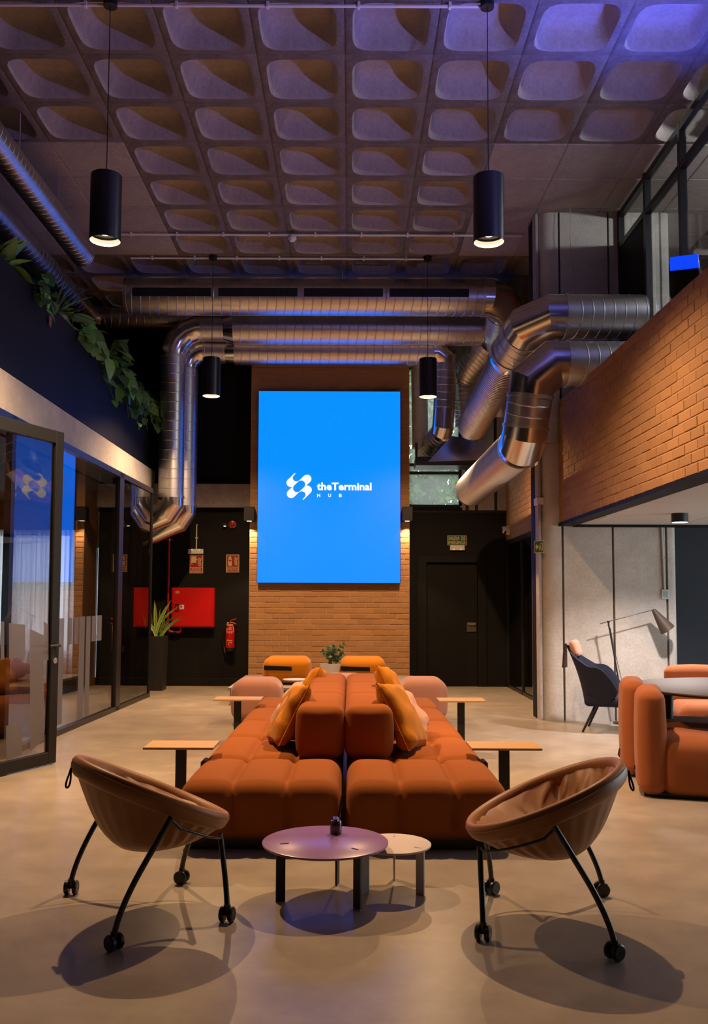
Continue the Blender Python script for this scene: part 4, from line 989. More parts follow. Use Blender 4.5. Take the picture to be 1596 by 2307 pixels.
# ================================================================== SCREEN, SIGNS, FITTINGS
def led_screen():
    ys = 14.5; a, b = aty(583,880.5,ys), aty(903,1314.5,ys); x0, x1, z0, z1 = a.x, b.x, b.z, a.z
    root = thing('led_screen', 'tall glowing blue screen with white logo and lettering on the brick', 'screen', ((x0+x1)/2,ys,z0))
    build('housing', B((x0,ys+.004,z0),(x1,ys+.09,z1),.004), 'black_metal', root, 0)
    build('display', B((x0+.006,ys,z0+.006),(x1-.006,ys+.004,z1-.006)), 'screen_blue', root, 0)
    build('mount', B((x0+.3,ys+.09,z0+.4),(x1-.3,14.6,z1-.4)), 'black_metal', root, 0)
    o = aty(640,1050,ys); q = aty(850,1140,ys); k = (q.x-o.x)/1596.; f = lambda x,y,t: (o.x+x*k, ys-.001-t, o.z-y*k)
    up = [(185,122),(195,119),(201,129),(172,160),(158,180),(152,205),(157,228),(170,245),(190,258),(218,264),(245,258),(262,248),(345,168),(370,152),(400,145),(430,152),(455,171),(469,195),(473,218),(469,243),(458,263),(440,283),(385,332),(366,345),(367,318),(363,293),(349,270),(326,253),(298,247),(272,252),(250,265),(190,322),(172,342),(160,362),(140,364),(118,363),(88,354),(63,335),(48,308),(45,288),(52,258),(70,234)]
    lo = [(526-x,697-y) for x,y in up]
    m_ = MB().poly(up, f, .001).poly(lo, f, .001); build('logo', m_, 'screen_white', root, 0)
    fb = lambda ox,oy: (lambda x,y,t: f(ox+x, oy-y, t))
    build('lettering', text_w('theTerminal', 938, 137, fb(565,417), .001, .035), 'screen_white', root, 0)
    hub = MB()
    for ch, x0_, w_ in (('H',572,53),('U',760,50),('B',945,51)):
        t = text_w(ch, w_, 60, fb(x0_,532), .001, .03); hub.add(t.v, t.f)
    build('small_lettering', hub, 'screen_white', root, 0)
led_screen()
# ---- pendants
PEND = []
def pendant(lab, x, y, can_y=None):
    zb, zt, r = 4.255, 4.79, .122; root = thing('pendant_lamp', lab, 'lamp', (x,y,zb), 0, 'black cylinder pendants')
    build('cylinder', MB().lathe([(0,zt-.012-zb),(.02,zt-zb),(r-.006,zt-zb),(r,zt-.006-zb),(r,0),(r-.004,0),(r-.004,.062),(0,.062)], seg=48), 'black_metal', root, 40, world=False)
    build('reflector', MB().lathe([(r-.005,.002),(r-.006,.050)], seg=48, cap=False), 'reflector_glow', root, 50, world=False)
    build('lens', MB().lathe([(0,.057),(.036,.057),(.036,.0605),(0,.0605)], seg=24), 'lamp_glow', root, 40, world=False)
    build('cable', MB().lathe([(.004,zt-zb),(.004,ZC-.03-zb)], seg=8), 'black_metal', root, 40, world=False)
    build('canopy', MB().lathe([(0,ZC-zb),(.055,ZC-zb),(.055,ZC-.055-zb),(0,ZC-.055-zb)], seg=24), 'black_metal', root, 40, world=False)
    spot('pendant_light', (0,0,.054), P_PEND, WARM, 149, 1., .035, None, root)
for x, y, l in ((-1.955,7.0,'near black cylinder pendant hanging over the glass door side'),(1.09,7.0,'near black cylinder pendant hanging over the pier side'),(-1.94,12.4,'far black cylinder pendant before the black wall and bent ducts'),(1.07,12.4,'far black cylinder pendant before the window corner ducts')): pendant(l, x, y)
# ---- sconces either side of the screen
def sconce(lab, px):
    p = aty(px,1158,14.5); root = thing('wall_sconce', lab, 'lamp', (p.x,14.5,p.z), 0, 'black box wall lights')
    build('housing', MB().box((-.082,-.07,-.115),(.082,.09,.115),.004), 'black_metal', root, 0, world=False)
    build('lens', B((-.035,-.04,-.118),(.035,.03,-.114)), 'led_warm', root, 0, world=False)
    build('back_plate', B((-.05,.09,-.08),(.05,.10,.08)), 'black_metal', root, 0, world=False)
    spot('sconce_light', (0,-.02,-.13), P_SCONCE, WARM, 95, .35, .02, (0,-.02,-1), root)
sconce('black box wall light between the screen and the fire hose wall', 562); sconce('black box wall light between the screen and the emergency door', 918)
# ---- conduits with clips, smoke detector
def conduit(lab, y, x0, x1, clips):
    z = ZC-.03; root = thing('ceiling_conduit', lab, 'conduit', ((x0+x1)/2,y,z), 0, 'white conduits across the ceiling')
    build('tube', MB().sweep([(x0,y,z),(x1,y,z)], .013, 10), 'white_plastic', root)
    for i in range(clips):
        x = x0+.3+(x1-x0-.6)*i/(clips-1); build('clip', B((x-.012,y-.02,z-.018),(x+.012,y+.02,ZC),.002), 'white_plastic', root, 0)
conduit('white conduit across the ceiling that carries the smoke detector', 11.60, -3.2, 2.25, 9)
conduit('white conduit across the ceiling between the far pendants', 12.42, -3.1, 1.07, 7)
conduit('white conduit along the ceiling at the near pendants', 7.02, -3.2, 1.09, 6)
p = aty(659,533,11.58); sd = thing('smoke_detector', 'round white smoke detector on the ceiling conduit', 'detector', (p.x,11.58,ZC-.045))
build('body', MB().lathe([(0,-.075),(.035,-.075),(.042,-.06),(.055,-.05),(.055,-.01),(.048,0),(0,0)], seg=28), 'white_plastic', sd, 40, world=False)
build('sensor_slots', MB().lathe([(.0425,-.06),(.046,-.056),(.052,-.052)], seg=28, cap=False), 'dark_frame', sd, 40, world=False)
# ---- fire corner on the black wall
f = lambda px,py: aty(px,py,YB)
def sign(name, lab, p0, p1, art, words_, cat='sign'):
    a, b = f(*p0), f(*p1); W, Hh = b.x-a.x, a.z-b.z; root = thing(name, lab, cat, ((a.x+b.x)/2,YB,b.z)); fr = fr_back((a.x,YB,b.z))
    build('plate', MB().poly([(0,0),(W,0),(W,Hh),(0,Hh)], fr, .004), 'sign_cream', root, 0)
    e = .012; d = .30*Hh
    build('red_field', MB().poly([(e,d+e*.4),(W-e,d+e*.4),(W-e,Hh-e),(e,Hh-e)], lambda x,y,t: fr(x,y,.004+t), .001).poly([(e,e),(W-e,e),(W-e,d-e*.6),(e,d-e*.6)], lambda x,y,t: fr(x,y,.004+t), .001), 'sign_red', root, 0)
    f2 = lambda x,y,t: fr(x*W,y*Hh,.0052+t); art_ = MB()
    for pl_ in art: art_.poly(pl_, f2, .001)
    build('pictogram', art_, 'sign_cream', root, 0)
    wm = MB()
    for s_, x, y, w_, h_ in words_:
        t = text_w(s_, w_*W, h_*Hh, lambda u,v,th,x=x,y=y: fr(x*W+u,y*Hh+v,.0062), 0, .02); wm.add(t.v, t.f)
    build('lettering', wm, 'sign_cream', root, 0); return root
def flames(x, y, s):
    out = []
    for k, (dx, dy, L) in enumerate(((0,0,.9),(.0,.085,1.),(-.03,.17,1.),(.0,.25,.95),(.02,.32,.75))):
        X, Y = x+dx*s, y+dy*s*1.15; out.append([(X+.02*s,Y+.10*s*L),(X+.10*s,Y+.02*s),(X+.20*s,Y),(X+.27*s,Y+.03*s),(X+.25*s,Y+.10*s),(X+.20*s,Y+.055*s),(X+.12*s,Y+.06*s),(X+.05*s,Y+.12*s)])
    return out
sign('fire_hose_sign', 'red and cream sign with hose cabinet pictogram above the fire cabinet', (428,1250), (457.5,1291.5),
     [[(.12,.57),(.50,.57),(.50,.92),(.12,.92)],[(.13,.50),(.17,.50),(.17,.57),(.13,.57)],[(.16,.44),(.19,.44),(.19,.52),(.16,.52)],[(.50,.73),(.56,.70),(.60,.74),(.56,.78),(.50,.77)]]+flames(.60,.38,1.),
     [('BOCA DE',.17,.17,.66,.095),('INCENDIO',.12,.055,.76,.095)])
sign('extinguisher_sign', 'red and cream sign with extinguisher pictogram above the extinguisher', (510,1249.5), (539,1289.5),
     [[(.16,.37),(.44,.37),(.44,.62),(.16,.62)],[(.16,.62),(.20,.62),(.20,.71),(.16,.71)],[(.40,.62),(.44,.62),(.44,.71),(.40,.71)],[(.16,.70),(.44,.70),(.43,.76),(.37,.81),(.36,.83),(.42,.86),(.38,.88),(.36,.89),(.30,.92),(.20,.88),(.12,.80),(.13,.77),(.20,.83),(.25,.80),(.18,.76)]]+flames(.60,.40,1.),
     [('EXTINTOR',.07,.095,.86,.13)])
def emergency_light(lab, p0, p1, leds):
    a, b = f(*p0), f(*p1); root = thing('emergency_light', lab, 'lamp', ((a.x+b.x)/2,YB,b.z)); build('case', B((a.x,YB-.05,b.z),(b.x,YB,a.z),.006), 'white_plastic', root, 0)
    for t in (.26,.73): x = a.x+(b.x-a.x)*t; z = a.z-.015 if leds else b.z+.015; build('indicator', B((x-.01,YB-.052,z-.006),(x+.01,YB-.049,z+.006)), 'led_green', root, 0)
    return root
e1 = emergency_light('pale emergency light box above the fire hose sign', (425,1237), (459,1248), True)
x_ = f(443,1237).x; za, zb_ = f(443,1237).z, f(443,1181).z
cd_ = thing('wall_conduit', 'pale conduit rising from the emergency light on the black wall', 'conduit', (x_,YB,za))
build('tube', MB().sweep([(x_,YB-.014,za),(x_,YB-.014,zb_-.03),(x_+.006,YB-.01,zb_)], .010, 10), 'white_plastic', cd_); build('clip', B((x_-.022,YB-.025,(za+zb_)/2-.03),(x_+.022,YB,(za+zb_)/2-.015)), 'white_plastic', cd_, 0)
e2 = emergency_light('pale emergency light box under the green exit sign', (1014,1229), (1047,1240), False)
def siren():
    p = f(524.5,1182); root = thing('alarm_siren', 'round red and white fire alarm siren high on the black wall', 'alarm', (p.x,YB,p.z)); q = Matrix.Rotation(PI/2,3,'X')
    build('base', MB().lathe([(0,0),(.062,0),(.064,.03),(.058,.045),(0,.045)], (p.x,YB,p.z), 32, q), 'white_plastic', root)
    build('sounder', MB().lathe([(.056,.04),(.056,.06),(.05,.075),(.035,.078),(.03,.072),(.02,.078),(0,.08)], (p.x,YB,p.z+.008), 32, q), 'red_paint', root)
    s = f(508,1185); b = thing('wall_detector', 'tiny black sensor with a pale lens beside the alarm siren', 'sensor', (s.x,YB,s.z)); build('case', B((s.x-.04,YB-.05,s.z-.03),(s.x+.03,YB,s.z+.05),.004), 'black_metal', b, 0); build('lens', B((s.x-.02,YB-.053,s.z-.012),(s.x+.018,YB-.049,s.z)), 'led_warm', b, 0)
siren()
def hose_cabinet():
    a, b = f(391,1324), f(485,1413); dp = .16; root = thing('fire_hose_cabinet', 'square red fire hose cabinet on the black wall', 'cabinet', ((a.x+b.x)/2,YB,b.z))
    build('body', B((a.x,YB-dp,b.z),(b.x,YB,a.z),.006), 'red_paint', root, 0)
    dr = build('door', B((a.x+.02,YB-dp-.012,b.z+.02),(b.x-.03,YB-dp,a.z-.02),.004), 'red_paint', root, 0)
    h0, h1 = aty(394.5,1361,YB-dp), aty(403,1377,YB-dp)
    build('handle', MB().box((h0.x,YB-dp-.02,h1.z),(h0.x+.012,YB-dp-.01,h0.z)).box((h1.x-.012,YB-dp-.02,h1.z),(h1.x,YB-dp-.01,h0.z)).box((h0.x,YB-dp-.02,h0.z-.012),(h1.x,YB-dp-.01,h0.z)).box((h0.x,YB-dp-.02,h1.z),(h1.x,YB-dp-.01,h1.z+.012)), 'black_metal', dr, 0)
    l0, l1 = aty(405,1362.5,YB-dp), aty(415,1372.5,YB-dp); lb = build('label', B((l0.x,YB-dp-.014,l1.z),(l1.x,YB-dp-.011,l0.z)), 'pot_white', dr, 0)
    l0, l1 = aty(407,1364.5,YB-dp), aty(410.5,1369,YB-dp); build('label_mark', B((l0.x,YB-dp-.0155,l1.z),(l1.x,YB-dp-.0138,l0.z)), 'sign_red', dr, 0)
    l0, l1 = aty(396,1331,YB-dp), aty(404.5,1337,YB-dp)
    m = MB()
    for k in range(3): z = l0.z-(l0.z-l1.z)*(k+.5)/3; m.box((l0.x,YB-dp-.014,z-.005),(l1.x,YB-dp-.0115,z+.005))
    build('label_lines', m, 'pale_pink_fabric', dr, 0)
hose_cabinet()
def red_pipe():
    yp = YB-.09; t, b = aty(381,1198,yp), aty(378,1410,yp); root = thing('fire_pipe', 'red fire water pipe running down beside the hose cabinet', 'pipe', (b.x,yp,b.z-.1)); c = aty(395,1424,yp); q = aty(407,1412,yp)
    build('riser', MB().sweep([(b.x,yp,t.z+.15),(b.x,yp,b.z-.02),(b.x+.03,yp,b.z-.09),(c.x-.02,yp,c.z)], .022, 14), 'red_pipe', root)
    build('elbow_valve', MB().lathe([(0,-.045),(.032,-.04),(.036,0),(.032,.04),(0,.045)], (b.x,yp-.01,b.z+.0), 18), 'red_paint', root)
    build('coupling', MB().sweep([(c.x-.02,yp,c.z),(c.x+.02,yp,c.z)], .03, 16), 'dark_frame', root)
    build('outlet', MB().sweep([(c.x+.02,yp,c.z),(q.x-.02,yp,c.z),(q.x,yp,c.z+.03),(q.x,yp,q.z+.03)], .022, 14), 'red_pipe', root)
    z = aty(381,1216,yp).z; build('clamp', MB().lathe([(.023,-.012),(.034,-.012),(.034,.012),(.023,.012)], (b.x,yp,z), 18).box((b.x-.055,yp-.008,z-.006),(b.x+.055,yp+.08,z+.006)), 'galvanized_steel', root)
red_pipe()
def extinguisher():
    x = f(521,1430).x; z0 = f(521,1466).z; k = .0072; y = YB-.12; root = thing('fire_extinguisher', 'red fire extinguisher with black hose hanging on the black wall', 'extinguisher', (x,y,z0)); r = .078; h = f(521,1408).z-z0
    build('skirt', MB().lathe([(0,0),(r-.006,0),(r,.008),(r,.06),(0,.06)], (x,y,z0), 32), 'black_metal', root)
    build('cylinder', MB().lathe([(r-.002,.06),(r-.002,h-.09),(r*.92,h-.05),(r*.6,h-.018),(.022,h),(0,h)], (x,y,z0), 32), 'red_paint', root)
    build('valve', MB().lathe([(.018,0),(.018,.03),(.026,.03),(.026,.05),(0,.05)], (x,y,z0+h-.005), 16).sweep([(x,y,z0+h+.03),(x-.055,y,z0+h+.035)], .012, 10), 'brass', root)
    build('lever', MB().sweep([(x-.01,y,z0+h+.05),(x+.03,y,z0+h+.085),(x+.10,y,z0+h+.105)], .009, 8).sweep([(x,y,z0+h+.045),(x+.06,y,z0+h+.035),(x+.10,y,z0+h+.012)], .009, 8), 'red_paint', root)
    build('hose', MB().sweep([(x-.055,y,z0+h+.035),(x-.11,y,z0+h-.0),(x-.14,y,z0+h-.10),(x-.135,y,z0+h-.25),(x-.10,y,z0+.06),(x-.088,y,z0+.03)], .009, 10), 'black_metal', root)
    build('nozzle', MB().sweep([(x-.10,y,z0+.07),(x-.086,y,z0-.02)], [.013,.016], 12), 'brass', root)
    m = MB()
    def arcbox(a0, a1, za, zb, rr=r+.0005):
        n = 6; vs = []
        for i in range(n+1):
            a = -PI/2+a0+(a1-a0)*i/n; vs += [(x+rr*cos(a),y+rr*sin(a),z0+za),(x+rr*cos(a),y+rr*sin(a),z0+zb)]
        m.add(vs, [(2*i,2*i+2,2*i+3,2*i+1) for i in range(n)])
    for a0, a1, za, zb in ((-.8,.75,.425,.45),(-.3,.6,.388,.396),(-.4,.5,.355,.375),(-.75,-.5,.305,.385),(-.3,.05,.305,.335),(.25,.65,.305,.335),(.72,.95,.32,.42),(-.5,.6,.29,.295),(-.7,.65,.165,.185),(-.78,-.7,.11,.16),(-.2,.4,.135,.15),(.3,.5,.13,.155),(-.4,-.1,.11,.125),(-.6,-.3,.192,.205)): arcbox(a0,a1,za,zb)
    up_ = MB(); dn = MB(); n_ = 14
    for q in range(len(m.f)//6):
        vs = m.v[q*n_:(q+1)*n_]; (up_ if vs[0][2]-z0 > .25 else dn).add(vs, [(2*i,2*i+2,2*i+3,2*i+1) for i in range(6)])
    build('label_print', up_, 'pale_pink_fabric', root, 0, kind='stuff'); build('label_print', dn, 'pale_pink_fabric', root, 0, kind='stuff')
    build('wall_bracket', B((x-.03,y+.07,z0+.3),(x+.03,YB,z0+.42)), 'black_metal', root, 0)
extinguisher()
def exit_sign():
    a, b = f(1008.5,1206.5), f(1052,1228.5); W, Hh = b.x-a.x, a.z-b.z; root = thing('exit_sign', 'green and cream exit sign with two lines of lettering above the black door', 'sign', ((a.x+b.x)/2,YB,b.z)); fr = fr_back((a.x,YB,b.z))
    build('plate', MB().poly([(0,0),(W,0),(W,Hh),(0,Hh)], fr, .004), 'sign_cream', root, 0)
    build('green_field', MB().poly([(.009,.009),(W-.009,.009),(W-.009,Hh-.009),(.009,Hh-.009)], lambda x,y,t: fr(x,y,.004+t), .001), 'sign_green', root, 0)
    m = MB()
    for s_, x, y, w_, h_ in (('SALIDA',.055,.53,.57,.37),('DE',.73,.53,.19,.37),('EMERGENCIA',.055,.12,.89,.34)):
        t = text_w(s_, w_*W, h_*Hh, lambda u,v,th,x=x,y=y: fr(x*W+u,y*Hh+v,.0056), 0, .02); m.add(t.v, t.f)
    build('lettering', m, 'sign_cream', root, 0)
exit_sign()
def side_exit_sign():
    p0, p1 = atx(1217.5,1233,2.285), None; y = p0.y if 11.0 < p0.y < 11.5 else 11.2
    root = thing('exit_direction_sign', 'small green direction sign fixed to the edge of the pier', 'sign', (2.28,11.1,2.1)); c = aty(1221,1232,10.97); W, Hh = .16, .15
    u = V((.55,-.83,0)).normalized(); n = V((-.83,-.55,0)).normalized(); o = V((c.x-.03,10.96,c.z))-u*W*.5-V((0,0,Hh/2)); fr = lambda x,y,t: tuple(o+u*x+V((0,0,y))+n*t)
    build('plate', MB().poly([(0,0),(W,0),(W,Hh),(0,Hh)], fr, .004), 'sign_cream', root, 0)
    build('green_field', MB().poly([(.008,.008),(W-.008,.008),(W-.008,Hh-.008),(.008,Hh-.008)], lambda x,y,t: fr(x,y,.004+t), .001), 'sign_green', root, 0)
    f3 = lambda x,y,t: fr(x*W,y*Hh,.0052+t)
    build('pictogram', MB().poly([(.12,.5),(.30,.25),(.30,.40),(.45,.40),(.45,.60),(.30,.60),(.30,.75)], f3, .001).poly([(.72,.18),(.88,.18),(.88,.82),(.72,.82),(.72,.74),(.80,.74),(.80,.26),(.72,.26)], f3, .001).poly([(.50,.2),(.56,.2),(.62,.40),(.70,.30),(.74,.36),(.64,.52),(.66,.62),(.60,.66),(.52,.58),(.54,.45)], f3, .001).poly([(.62,.70),(.68,.70),(.68,.78),(.62,.78)], f3, .001), 'sign_cream', root, 0)
    build('bracket', MB().box((c.x-.02,11.0,c.z-.03),(c.x+.03,11.1,c.z+.03)), 'white_plastic', root, 0)
side_exit_sign()
def dome_camera():
    p = atx(1148,1195,XR); root = thing('dome_camera', 'white dome camera on the brick beside the emergency door corner', 'camera', p); q = Matrix.Rotation(-PI/2,3,'Y')
    build('base', MB().lathe([(0,0),(.075,0),(.075,.055),(.06,.06),(0,.06)], p, 28, q), 'white_plastic', root)
    build('dome', MB().lathe([(.056,.058),(.056,.08),(.045,.11),(.025,.13),(0,.135)], p, 28, q), 'black_paint_glossy', root)
    build('shroud', MB().lathe([(.058,.06),(.06,.10),(.05,.12),(.046,.118),(.055,.095)], p+V((0,-.0,.01)), 28, q, False), 'white_plastic', root)
dome_camera()
p = aty(1214,1129,11.05); jb = thing('junction_box', 'small white junction box on the edge strip of the pier', 'box', p); build('box_body', B((p.x-.03,11.0,p.z-.045),(p.x+.06,11.2,p.z+.045),.008), 'white_plastic', jb, 0); build('box_lid', B((p.x-.025,10.994,p.z-.04),(p.x+.055,11.0,p.z+.04),.003), 'white_plastic', jb, 0)
def thermostat():
    a, b = aty(1490.5,1328,10.94), aty(1508,1350,10.94); root = thing('thermostat', 'white wall thermostat with grey display on the pier', 'thermostat', ((a.x+b.x)/2,10.95,b.z)); build('case', B((a.x,10.925,b.z),(b.x,10.95,a.z),.005), 'pot_white', root, 0)
    build('display', B((a.x+.018,10.922,b.z+.022),(b.x-.018,10.926,a.z-.02)), 'lcd', root, 0); x = (a.x+b.x)/2-.01
    cdx = thing('wall_conduit', 'thin pale conduit from the soffit down to the thermostat', 'conduit', (x,10.94,a.z)); build('tube', MB().sweep([(x,10.938,a.z),(x-.02,10.938,2.33)], .013, 10), 'cable_grey', cdx); build('saddle', B((x-.03,10.93,1.95),(x+.02,10.95,1.965)), 'cable_grey', cdx, 0)
thermostat()
q = atz(1532,1160,2.34); cl = thing('surface_downlight', 'short black cylinder downlight on the pale soffit', 'lamp', (q.x,q.y,2.26)); build('body', MB().lathe([(.08,0),(.085,.004),(.085,.098),(0,.098)], seg=36, cap=False), 'black_metal', cl, 40, world=False); build('lens', MB().lathe([(0,.004),(.078,.004),(.08,.0)], seg=36), 'lamp_glow', cl, 40, world=False)
spot('downlight', (0,0,-.02), P_SPOT, (1,.87,.84), 132, .7, .05, (0,0,-1), cl)
for i, (x, y) in enumerate(((4.9,8.3),(3.5,6.2),(5.2,5.2))):  # further downlights added out of view to light the space under the mezzanine
    c2 = copy_tree(cl); lt = [q for q in c2.children if q.type == 'LIGHT'][0]; lt.data = lt.data.copy(); lt.data.energy = 55; lt.data.spot_size = R(110); c2.location = (x,y,2.26); c2['label'] = ('unseen black downlight added over the far side of the dining table','unseen black downlight added over the near side of the dining table','unseen black downlight added deep under the mezzanine')[i]; c2['group'] = 'soffit downlights'
cl['group'] = 'soffit downlights'
q0, q1 = atz(1362,1165,2.355), atz(1395,1158,2.355); vp = thing('access_plate', 'flat white rectangular plate on the soffit', 'plate', (q0.x,q0.y,2.35)); build('plate', B((q0.x,q0.y-.12,2.349),(q1.x,q0.y+.22,2.355),.002), 'pot_white', vp, 0)
build('slot', B((q0.x+.02,q0.y-.02,2.347),(q1.x-.02,q0.y+.0,2.350)), 'white_plastic', vp, 0)
# ---- floodlights on the mezzanine ledge
def floodlight(lab, c, face, energy, color):
    root = thing('floodlight', lab, 'lamp', c, 0, 'blue floodlights on the mezzanine'); d = V(face).normalized(); q = d.to_track_quat('Z','Y').to_matrix()
    T = lambda P: q @ V(P)
    build('housing', MB().rbox((0,0,0),(.26,.26,.32),.06,(3,3,3),4,None,q), 'black_paint', root, 50, world=False)
    build('front_lens', MB().rbox(tuple(T((0,0,.158))),(.24,.24,.018),.009,(3,3,1),3,None,q), 'flood_blue', root, 50, world=False)
    build('knob', MB().lathe([(0,0),(.016,0),(.016,.012),(0,.018)], T((0,-.02,.167)), 14, q), 'flood_blue', root, 40, world=False)
    build('stand', MB().sweep([(0,0,-.08),(0,0,-(c[2]-2.62))], .016, 10).lathe([(.0,-(c[2]-2.62)),(.14,-(c[2]-2.62)),(.14,-(c[2]-2.635)),(0,-(c[2]-2.64))], seg=20), 'black_metal', root, 40, world=False)
    spot('flood_beam', tuple(T((0,0,.19))), energy, color, 120, .8, .05, tuple(T((0,0,2))), root)
p = atx(1543,628,2.98); floodlight('blue lit floodlight peeking over the brick parapet', tuple(p), (-.25,-.68,.68), P_FLOODV, (.05,.09,1.))
floodlight('blue floodlight on the mezzanine ledge nearer than the visible one', (2.98,4.9,4.25), (-.62,.42,.66), P_FLOOD, (.34,.31,1.))
ml = thing('mezzanine_fill_lamp', 'unseen round ceiling lamp added to brighten the mezzanine', 'lamp', (5.2,8.5,6.16)); build('body', MB().lathe([(0,.09),(.12,.09),(.12,0),(0,0)], seg=24), 'lamp_inner', ml, 40, world=False)  # lamp added out of view to brighten the mezzanine interior
l = bpy.data.lights.new('mezzanine_fill_light','POINT'); l.energy = 200; l.color = (.95,.97,1); l.shadow_soft_size = .1; lo = bpy.data.objects.new('mezzanine_fill_light', l); COL.objects.link(lo); lo.parent = ml; lo.location = (0,0,-.25)
# ---- loose hanging wires
def wire(lab, pts, r=.003): o = build('hanging_wire', MB().sweep(pts, r, 6), 'cable_grey', None, 50); tag(o, lab, 'wire')
wire('thin loose wire hanging down the face of the pier', [tuple(aty(x,y,10.8)) for x,y in ((1288,400),(1287,455),(1284,520),(1290,590),(1298,668))])
wire('thin straight wire dropping past the slotted duct to the window corner', [tuple(aty(x,y,13.6)) for x,y in ((1170,545),(1170,640),(1168,700))])
wire('dark cable running down beside the brick parapet end', [tuple(aty(x,y,10.88)) for x,y in ((1272,895),(1258,905),(1256,1000),(1226,1000))], .008)
# ---- planter plants
leafM = {k: None for k in ('heart','oval','spike','blade')}
protoL = {}
def leaf_obj(root, kind, mt, dims):
    key = (kind, mt)
    if key not in protoL:
        o = build('leaf', leaf_mb(*dims), mt, root, 60, world=False); protoL[key] = o.data
    else: o = bpy.data.objects.new('leaf', protoL[key]); COL.objects.link(o); o.parent = root
    return o
def trail_plant(name, lab, y, seed, n, mt, spread, drop, kind='heart', dims=(.17,.07,.25,True,.35), vines=6, up=.25, x0=None):
    rg = random.Random(seed); x0 = XL-.12 if x0 is None else x0; c = V((x0,y,4.40)); root = thing(name, lab, 'plant', c, 0, 'plants along the planter'); per = max(3, int(n*1.6)//vines)
    for k in range(vines):
        dy = rg.uniform(-spread,spread); over = rg.random() < .62; P = []
        top = V((rg.uniform(-.05,.12), dy*.5, up*rg.uniform(.5,1.1)))
        end = V((.22+rg.uniform(0,.10), dy*.9, -drop*rg.uniform(.15,1.))) if over else V((rg.uniform(-.2,.18), dy*1.2, up*rg.uniform(.6,1.4)))
        for i in range(9):
            t = i/8; P.append((1-t)**2*V((0,dy*.2,0))+2*t*(1-t)*(top+V((.10 if over else 0,0,.10)))+t*t*end)
        build('stem', MB().sweep(P, .005, 6), 'stem', root, 60, world=False)
        for q in range(per):
            t = .25+.75*(q+rg.random()*.6)/per; i = min(7,int(t*8)); A = P[i].lerp(P[i+1], t*8-i); tn = (P[i+1]-P[i]).normalized()
            d = (tn*.3+V((rg.uniform(.0,.8),rg.uniform(-.9,.5),rg.uniform(-.75,.15)))).normalized(); nn = V((rg.uniform(.2,.8),rg.uniform(-1,-.2),rg.uniform(.3,1)))
            lo = leaf_obj(root, kind, mt if rg.random() < .7 else {'leaf_green':'leaf_dark','leaf_light':'leaf_green','leaf_dark':'leaf_green'}[mt], dims); lo.matrix_local = leaf_matrix(A, d, nn, rg.uniform(.6,1.15))
    return root
def rosette(name, lab, y, seed, n, mt, L, W, x0=None, kind='spike', base=.1):
    rg = random.Random(seed); c = V((XL-.10 if x0 is None else x0,y,4.40)); root = thing(name, lab, 'plant', c, 0, 'plants along the planter')
    build('stem', MB().sweep([(0,0,-.05),(0,0,base)], .016, 8), 'stem', root, 60, world=False)
    for k in range(n):
        a = k*2.4+rg.uniform(-.3,.3); e = rg.uniform(.1,1.25); d = V((cos(a)*cos(e),sin(a)*cos(e),sin(e)))
        lo = leaf_obj(root, kind, mt, (L,W,.15,False,.30)); lo.matrix_local = leaf_matrix((0,0,base*rg.uniform(.4,1)), d, (0,0,1) if e < 1 else (-cos(a),-sin(a),.3), rg.uniform(.75,1.1))
    return root
yy = lambda px: (XL-.05)*F/(px-PX)*.985
rosette('leafy_plant', 'large pale veined leafed plant at the near end of the planter', yy(14), 1, 16, 'leaf_green', .34, .085, kind='oval', base=.2)
trail_plant('trailing_plant', 'dark trailing plant next to the pale veined plant', yy(62), 2, 26, 'leaf_dark', .35, .18, vines=6, up=.35)
rosette('spiky_plant', 'spiky dark plant with thin arching blades in the planter', yy(128), 3, 34, 'leaf_dark', .48, .016, base=.18)
trail_plant('trailing_plant', 'philodendron with one broad pale leaf lifting above the spiky plant', yy(178), 4, 22, 'leaf_light', .45, .12, dims=(.24,.10,.2,True,.3), vines=6, up=.42)
trail_plant('trailing_plant', 'bushy green trailing plant below the bend of the gallery duct', yy(215), 5, 30, 'leaf_green', .5, .55, vines=8, up=.22)
trail_plant('trailing_plant', 'dense dark hanging plant in the middle of the planter', yy(250), 6, 38, 'leaf_dark', .6, .55, vines=9, up=.40, dims=(.22,.075,.25,False,.4), kind='oval')
trail_plant('trailing_plant', 'bright green heart leafed trailing plant beside the upright ducts', yy(288), 7, 40, 'leaf_green', .6, .60, vines=9, up=.34, dims=(.20,.085,.25,True,.4))
trail_plant('trailing_plant', 'yellow green trailing plant near the far end of the planter', yy(322), 8, 34, 'leaf_light', .6, .55, vines=8, up=.25)
trail_plant('trailing_plant', 'long trailing plant hanging off the far end of the planter', 14.15, 9, 34, 'leaf_dark', .35, .75, vines=8, up=.2, x0=XL-.02)
dl = aty(113,722,0) if 0 else atx(113,722,XL+.02); wt = atx(111,678,XL+.02)
dr_ = thing('dried_leaf', 'small dried brown leaf dangling from a thread over the planter front', 'leaf', tuple(wt)); build('thread', MB().sweep([tuple(wt),tuple(dl+V((0,0,.06)))], .002, 6), 'stem', dr_)
lf_ = build('leaf', MB().add([tuple(dl+V(v)) for v in ((0,0,.06),(0,-.045,.02),(.01,-.06,.01),(0,-.03,-.01),(0,-.035,-.04),(.01,0,-.085),(0,.03,-.035),(0,.055,.0),(.01,.035,.025),(.02,0,0))], [(0,1,9),(1,2,9),(2,3,9),(3,4,9),(4,5,9),(5,6,9),(6,7,9),(7,8,9),(8,0,9)]), 'leaf_dry', dr_, 0)
